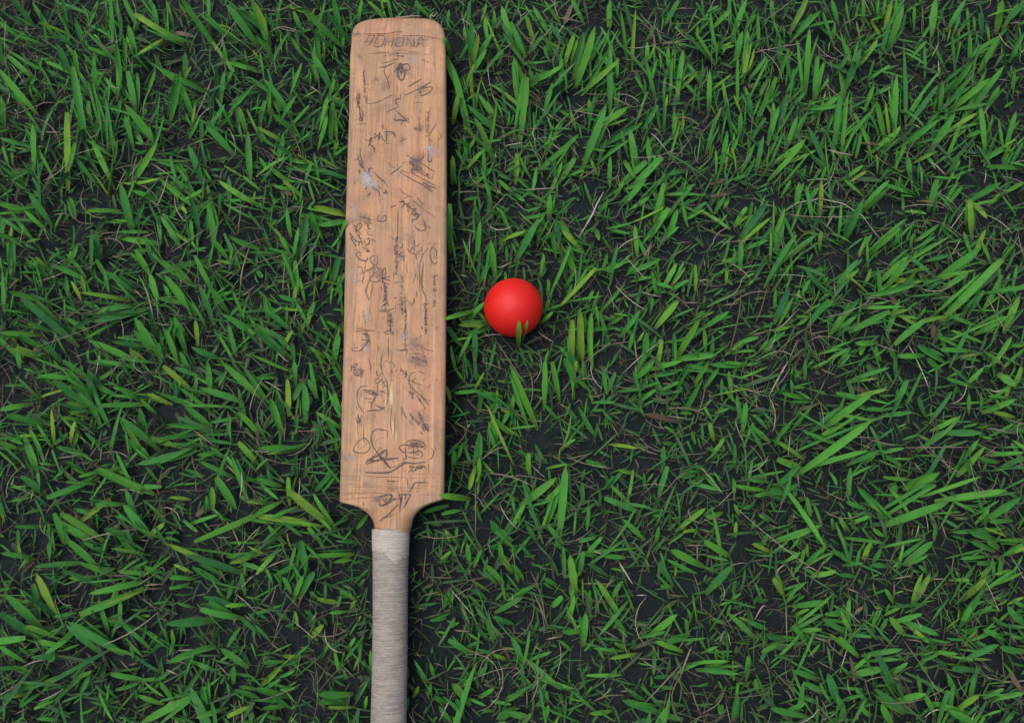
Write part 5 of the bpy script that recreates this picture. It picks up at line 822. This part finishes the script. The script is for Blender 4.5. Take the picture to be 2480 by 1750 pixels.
# sister leaves of the same tufts, leaning the same way
def sisters(A, sp, jit, ls, ws, zs, rsh, frac, old=0.0):
    n0 = len(A[0]); pv = proj(*A[0].T)[1]; pick = np.where(rng.random(n0) < frac * np.interp(pv, [0, 700, 1300, 1750], [1.1, 1.0, 0.7, 0.6]))[0]; n = len(pick)
    P0, P1, P2 = (A[i][pick].copy() for i in range(3))
    off = np.stack([rng.normal(0, sp, n), rng.normal(0, sp, n), np.zeros(n)], -1)
    an = rng.normal(0, jit, n); sc = rng.uniform(*ls, n)
    c, s = np.cos(an) * sc, np.sin(an) * sc
    def tr(P):
        d = P - P0; q = np.stack([c * d[:, 0] - s * d[:, 1], s * d[:, 0] + c * d[:, 1], d[:, 2] * rng.uniform(*zs, n)], -1)
        return P0 + off + q
    Q1, Q2 = tr(P1), tr(P2)
    B = [P0 + off, Q1, Q2, A[3][pick] * rng.uniform(*ws, n), 0.55 * rng.standard_normal(n), rng.uniform(0.15, 0.8, n), np.clip(0.5 + rsh + 0.26 * rng.standard_normal(n), 0, 1), np.clip(old + (0.15 + 0.5 * old) * rng.standard_normal(n), 0, 0.95), rng.random(n) < 0.15, 0.6 * rng.standard_normal(n)]
    return keep(B, ~hits(spine(*B[:3]), 0.008))
parts.append(sisters(A, .009, .30, (.70, 1.10), (.45, .85), (.6, 1.0), 0.0, 0.9))
parts.append(sisters(A, .014, .45, (.55, .95), (.35, .70), (.4, .9), -0.08, 0.9))
parts.append(sisters(A, .018, .60, (.45, .85), (.25, .55), (.2, .7), -0.2, 0.9, 0.35))
parts.append(sisters(A, .016, .40, (.70, 1.15), (.22, .45), (.3, .9), -0.1, 1.0))
parts.append(sisters(A, .022, .70, (.40, .80), (.20, .45), (.1, .5), -0.3, 1.0, 0.5))
# leaf tips that lie over the rim of the bat: explicit heights
over = []
for ox, oy, u0, v0, u1, v1, w in ((620, 874, 1930, 1235, 1640, 1200, 55), (620, 438, 1960, 1165, 1680, 1240, 45), (620, 874, 1740, 380, 1690, 210, 0),
                                  (620, 438, 740, 520, 815, 350, 45), (620, 0, 1760, 520, 1680, 330, 45), (620, 874, 800, 1400, 870, 1290, 0), (620, 874, 1720, 500, 1690, 395, 0), (620, 0, 760, 1420, 850, 1330, 0), (620, 438, 690, 1100, 800, 960, 0)):
    if w: over.append((ox + u0 / ZS, oy + v0 / ZS, ox + u1 / ZS, oy + v1 / ZS, w / ZS))
over = np.array(over); m = len(over); z2 = np.full(m, ZF + 0.003)
Q0 = np.stack([*unproj(over[:, 0], over[:, 1], 0.012), np.full(m, 0.012)], -1)
Q2 = np.stack([*unproj(over[:, 2], over[:, 3], z2), z2], -1)
Q1 = np.stack([*unproj(0.45 * over[:, 0] + 0.55 * over[:, 2], 0.45 * over[:, 1] + 0.55 * over[:, 3], z2), z2 + 0.004], -1)
parts.append([Q0, Q1, Q2, over[:, 4] / 2250.0, 0.2 * rng.standard_normal(m), np.full(m, .3), rng.uniform(.4, .9, m), np.zeros(m), np.zeros(m, bool), 0.3 * rng.standard_normal(m)])

def field(n, zlo, zhi, len_m, len_s, wid_m, wid_s, tilt_lo, tilt_hi, rmean, rsd, dry_lo, dry_hi, inframe, lean=0.0, zmin=0.006):
    """scatter leaves; inframe: True only where the photograph looks, False only outside, None everywhere"""
    x = rng.uniform(X0 + 0.05, X1 - 0.05, n); y = rng.uniform(Y0 + 0.05, Y1 - 0.05, n)
    u, v = proj(x, y, np.zeros(n)); inside = (u > -30) & (u < 2510) & (v > -30) & (v < 1790)
    m = np.ones(n, bool) if inframe is None else (inside if inframe else ~inside)
    # tufts: thin out where a slow noise is low
    dens = np.sin(x * 31 + 1.3 * np.sin(y * 23)) * np.sin(y * 37 + 1.1 * np.sin(x * 19 + 2))
    m &= rng.random(n) < 0.72 + 0.28 * dens
    x, y = x[m], y[m]; n = len(x)
    az = rng.uniform(0, 2 * math.pi, n); ti = np.radians(rng.uniform(tilt_lo, tilt_hi, n))
    Ln = np.clip(len_m * np.exp(len_s * rng.standard_normal(n)), 0.006, 0.10)
    z0 = rng.uniform(zlo, zhi, n)
    P0 = np.stack([x, y, z0], -1)
    d0 = np.stack([np.sin(ti * .8) * np.cos(az), np.sin(ti * .8) * np.sin(az) + lean, np.cos(ti * .8)], -1)
    t2 = np.minimum(ti * 1.25, np.radians(98))
    d1 = np.stack([np.sin(t2) * np.cos(az + .2 * rng.standard_normal(n)), np.sin(t2) * np.sin(az) + lean, np.cos(t2)], -1)
    P1 = P0 + d0 * Ln[:, None] * 0.5; P2 = P1 + d1 * Ln[:, None] * 0.5
    P2[:, 2] = np.maximum(P2[:, 2], 0.003); P1[:, 2] = np.maximum(P1[:, 2], 0.004)
    W = np.clip(wid_m * np.exp(wid_s * rng.standard_normal(n)), 0.0006, 0.011)
    A = [P0, P1, P2, W, 0.5 * rng.standard_normal(n), rng.uniform(0.1, 0.5, n), np.clip(rmean + rsd * rng.standard_normal(n), 0, 1), rng.uniform(dry_lo, dry_hi, n), rng.random(n) < 0.2, 0.6 * rng.standard_normal(n)]
    return keep(A, ~hits(spine(*A[:3]), zmin))
AREA = (X1 - X0 - 0.1) * (Y1 - Y0 - 0.1)
parts.append(field(int(4200 * AREA), .002, .006, .050, .30, .0052, .35, 25, 78, .5, .24, 0, .15, False, 0.15))       # the same tall leaves beyond the frame
parts.append(field(int(900 * AREA), .002, .010, .036, .30, .0034, .30, 35, 85, .42, .25, 0, .35, None, 0.15))             # short leaves between
parts.append(field(int(3800 * AREA), .001, .007, .024, .35, .0024, .35, 50, 92, .15, .2, .1, .9, None, 0.1))            # low, old leaves
parts.append(field(int(4200 * AREA), .001, .008, .024, .40, .0010, .30, 45, 95, .3, .3, .1, .9, None))             # thin shoots
parts.append(field(int(7000 * AREA), .0005, .005, .013, .35, .0019, .35, 60, 97, .2, .25, .45, 1.0, None, 0.05))           # matted old growth on the soil
cat_ = [np.concatenate([p[i] for p in parts]) for i in range(10)]
V, Q, C, _ = blades_mesh(*cat_)
o = mesh_obj("grass", V, Q, M_GRASS, attrs={"tint": C})
tag(o, "short broad-bladed green grass growing from the dark soil", "grass", kind="stuff")

# -- leaves that lean against the ball: things of their own
def lone(u0, v0, u1, v1, w, z1, label, group=None, cut=False, bow=0.01, r=0.75):
    p0 = np.array([[*map(float, unproj(u0, v0, 0.004)), 0.004]]); p2 = np.array([[*map(float, unproj(u1, v1, z1)), z1]])
    zc = 0.5 * (0.004 + z1) + bow
    p1 = np.array([[*map(float, unproj(0.5 * (u0 + u1), 0.5 * (v0 + v1), zc)), zc]])
    one = lambda x: np.array([x])
    V, Q, C, _ = blades_mesh(p0, p1, p2, one(w / 2250.0), one(0.1), one(0.3), one(r), one(0.0), np.array([cut]), one(0.2))
    o = mesh_obj("grass_blade", V - p0[0], Q, M_GRASS, attrs={"tint": C}, loc=tuple(p0[0]))
    tag(o, label, "grass blade", group); return o
G = "grass blades around the red ball"
B8 = lambda x, y: (1100 + x / 6.75, 620 + y / 6.75)
lone(*B8(1045, 1490), *B8(1062, 1045), 13.5, 0.062, "upright yellow-green grass blade overlapping the ball's lower edge, left of two", G, r=.95, bow=.024)
lone(*B8(1110, 1390), *B8(1205, 1045), 9, 0.060, "short yellow-green grass blade overlapping the ball's lower edge, right of two", G, r=.9, bow=.022)
lone(*B8(1370, 1130), *B8(1625, 900), 11, 0.045, "grass blade slanting away from the ball's lower right edge", G, r=.85)
lone(*B8(1470, 985), *B8(1552, 690), 9, 0.050, "thin grass blade standing close to the ball's right side", G, r=.85)
lone(*B8(190, 1060), *B8(500, 750), 12, 0.034, "grass blade reaching right to touch the ball's left side", G, r=.6)

# ------------------------------------------------------------------ dry stalks and litter
def ribbon_set(polys, widths, tints):
    V, Q, C = [], [], []; b = 0
    for p, w, c in zip(polys, widths, tints):
        t = np.gradient(p, axis=0); t /= np.linalg.norm(t, axis=1)[:, None] + 1e-9
        s = np.cross(t, [0, 0, 1.0]); s /= np.linalg.norm(s, axis=1)[:, None] + 1e-9
        n = len(p); pr = np.minimum(1, 0.4 + 2.5 * np.minimum(np.linspace(0, 1, n), np.linspace(1, 0, n)))
        hw = (0.5 * w * pr)[:, None]; up = np.array([0, 0, 1.0]) * hw * 0.9
        ring = np.stack([p - s * hw, p + up, p + s * hw, p - up], 1)       # four-sided stalk
        V.append(ring.reshape(-1, 3)); C.append(np.tile([c, 0, 0, 1], (4 * n, 1)))
        i = np.arange(n - 1)[:, None]; k = np.arange(4)[None]
        k2 = (k + 1) % 4
        Q.append(np.stack([b + 4 * i + k, b + 4 * i + k2, b + 4 * i + 4 + k2, b + 4 * i + 4 + k], -1).reshape(-1, 4)); b += 4 * n
    return np.concatenate(V), np.concatenate(Q), np.concatenate(C)
polys, wid, tin = [], [], []
for (ox, oy), s in STRAWS.items():
    for q in s.split(";"):
        a = list(map(float, q.split())); p = np.array(a[1:]).reshape(-1, 2)
        c = catmull(p, 4); z = 0.010 + 0.012 * rng.random() + 0.006 * np.sin(np.linspace(0, math.pi, len(c)))
        x, y = unproj(ox + c[:, 0] / ZS, oy + c[:, 1] / ZS, z)
        P = np.stack([x, y, z], -1)
        if hits(P[None], 0.008)[0]: continue
        polys.append(P); wid.append(a[0] * 1.15 / ZS / 2200.0); tin.append(np.clip(0.62 + 0.045 * (a[0] - 9) + 0.14 * rng.standard_normal(), 0.3, 1.0))
for dens, lm, wm, tmu, zc in ((3600, .020, .00045, .38, .006), (700, .035, .0006, .42, .006), (900, .034, .0007, .74, .016)):
    for _ in range(int(dens * AREA)):
        x, y = rng.uniform(X0 + .05, X1 - .05), rng.uniform(Y0 + .05, Y1 - .05)
        L = lm * math.exp(0.4 * rng.standard_normal()); az = rng.uniform(0, 6.283); cv = rng.normal(0, 1.0); el = rng.normal(0.05, 0.22)
        m = 6; h = az + cv * np.linspace(-.5, .5, m); st = L / (m - 1)
        P = np.stack([x + np.cumsum(np.cos(h)) * st, y + np.cumsum(np.sin(h)) * st, np.maximum(zc * rng.uniform(.4, 1.8) + np.linspace(-.5, .5, m) * L * el, .0015)], -1)
        polys.append(P); wid.append(wm * math.exp(.3 * rng.standard_normal())); tin.append(np.clip(tmu + .2 * rng.standard_normal(), 0, 1))
Pm = np.stack([np.stack([np.interp(np.linspace(0, 1, 5), np.linspace(0, 1, len(p)), p[:, k]) for k in range(3)], -1) for p in polys])
ok = ~hits(Pm, 0.010)
polys = [p for p, g in zip(polys, ok) if g]; wid = [w for w, g in zip(wid, ok) if g]; tin = [w for w, g in zip(tin, ok) if g]
V, Q, C = ribbon_set(polys, wid, tin)
o = mesh_obj("dry_stalks", V, Q, M_STRAW, attrs={"tint": C})
tag(o, "thin dry straw stalks and roots scattered between the grass blades", "straw", kind="stuff")
# dead brown leaf scraps
A = field(int(90 * AREA), .003, .012, .020, .35, .0042, .35, 65, 98, .3, .2, 0, 0, None)
V, Q, C, _ = blades_mesh(*A)
C = C.copy(); nb = len(A[0]); rr = np.clip(rng.normal(.25, .16, nb), 0, .6); C[:, 0] = np.repeat(rr, 3 * (K + 1))
o = mesh_obj("leaf_litter", V, Q, M_STRAW, attrs={"tint": C})
tag(o, "dead brown leaf scraps lying on the soil under the grass", "leaf litter", kind="stuff")

# dry stalks caught against the toe of the bat
for pts, w, lab in (((945, 132, 1060, 128, 1200, 112, 1335, 118), 15, "pale dry stalk lying along the bat's toe edge"), ((1440, 185, 1465, 95, 1500, 120, 1550, 62), 14, "forked pale straw sprig at the right end of the bat's toe")):
    p = catmull(np.array(pts, float).reshape(-1, 2), 5); z = np.full(len(p), 0.047)
    x, y = unproj(800 + p[:, 0] / 6, 20 + p[:, 1] / 6, z); P = np.stack([x, y, z], -1)
    V, Q, C = ribbon_set([P - P[0]], [w / 6 / 2250.0], [0.95])
    o = mesh_obj("dry_stalk", V, Q, M_STRAW, attrs={"tint": C}, loc=tuple(P[0])); tag(o, lab, "dry stalk", "dry stalks at the bat's toe")
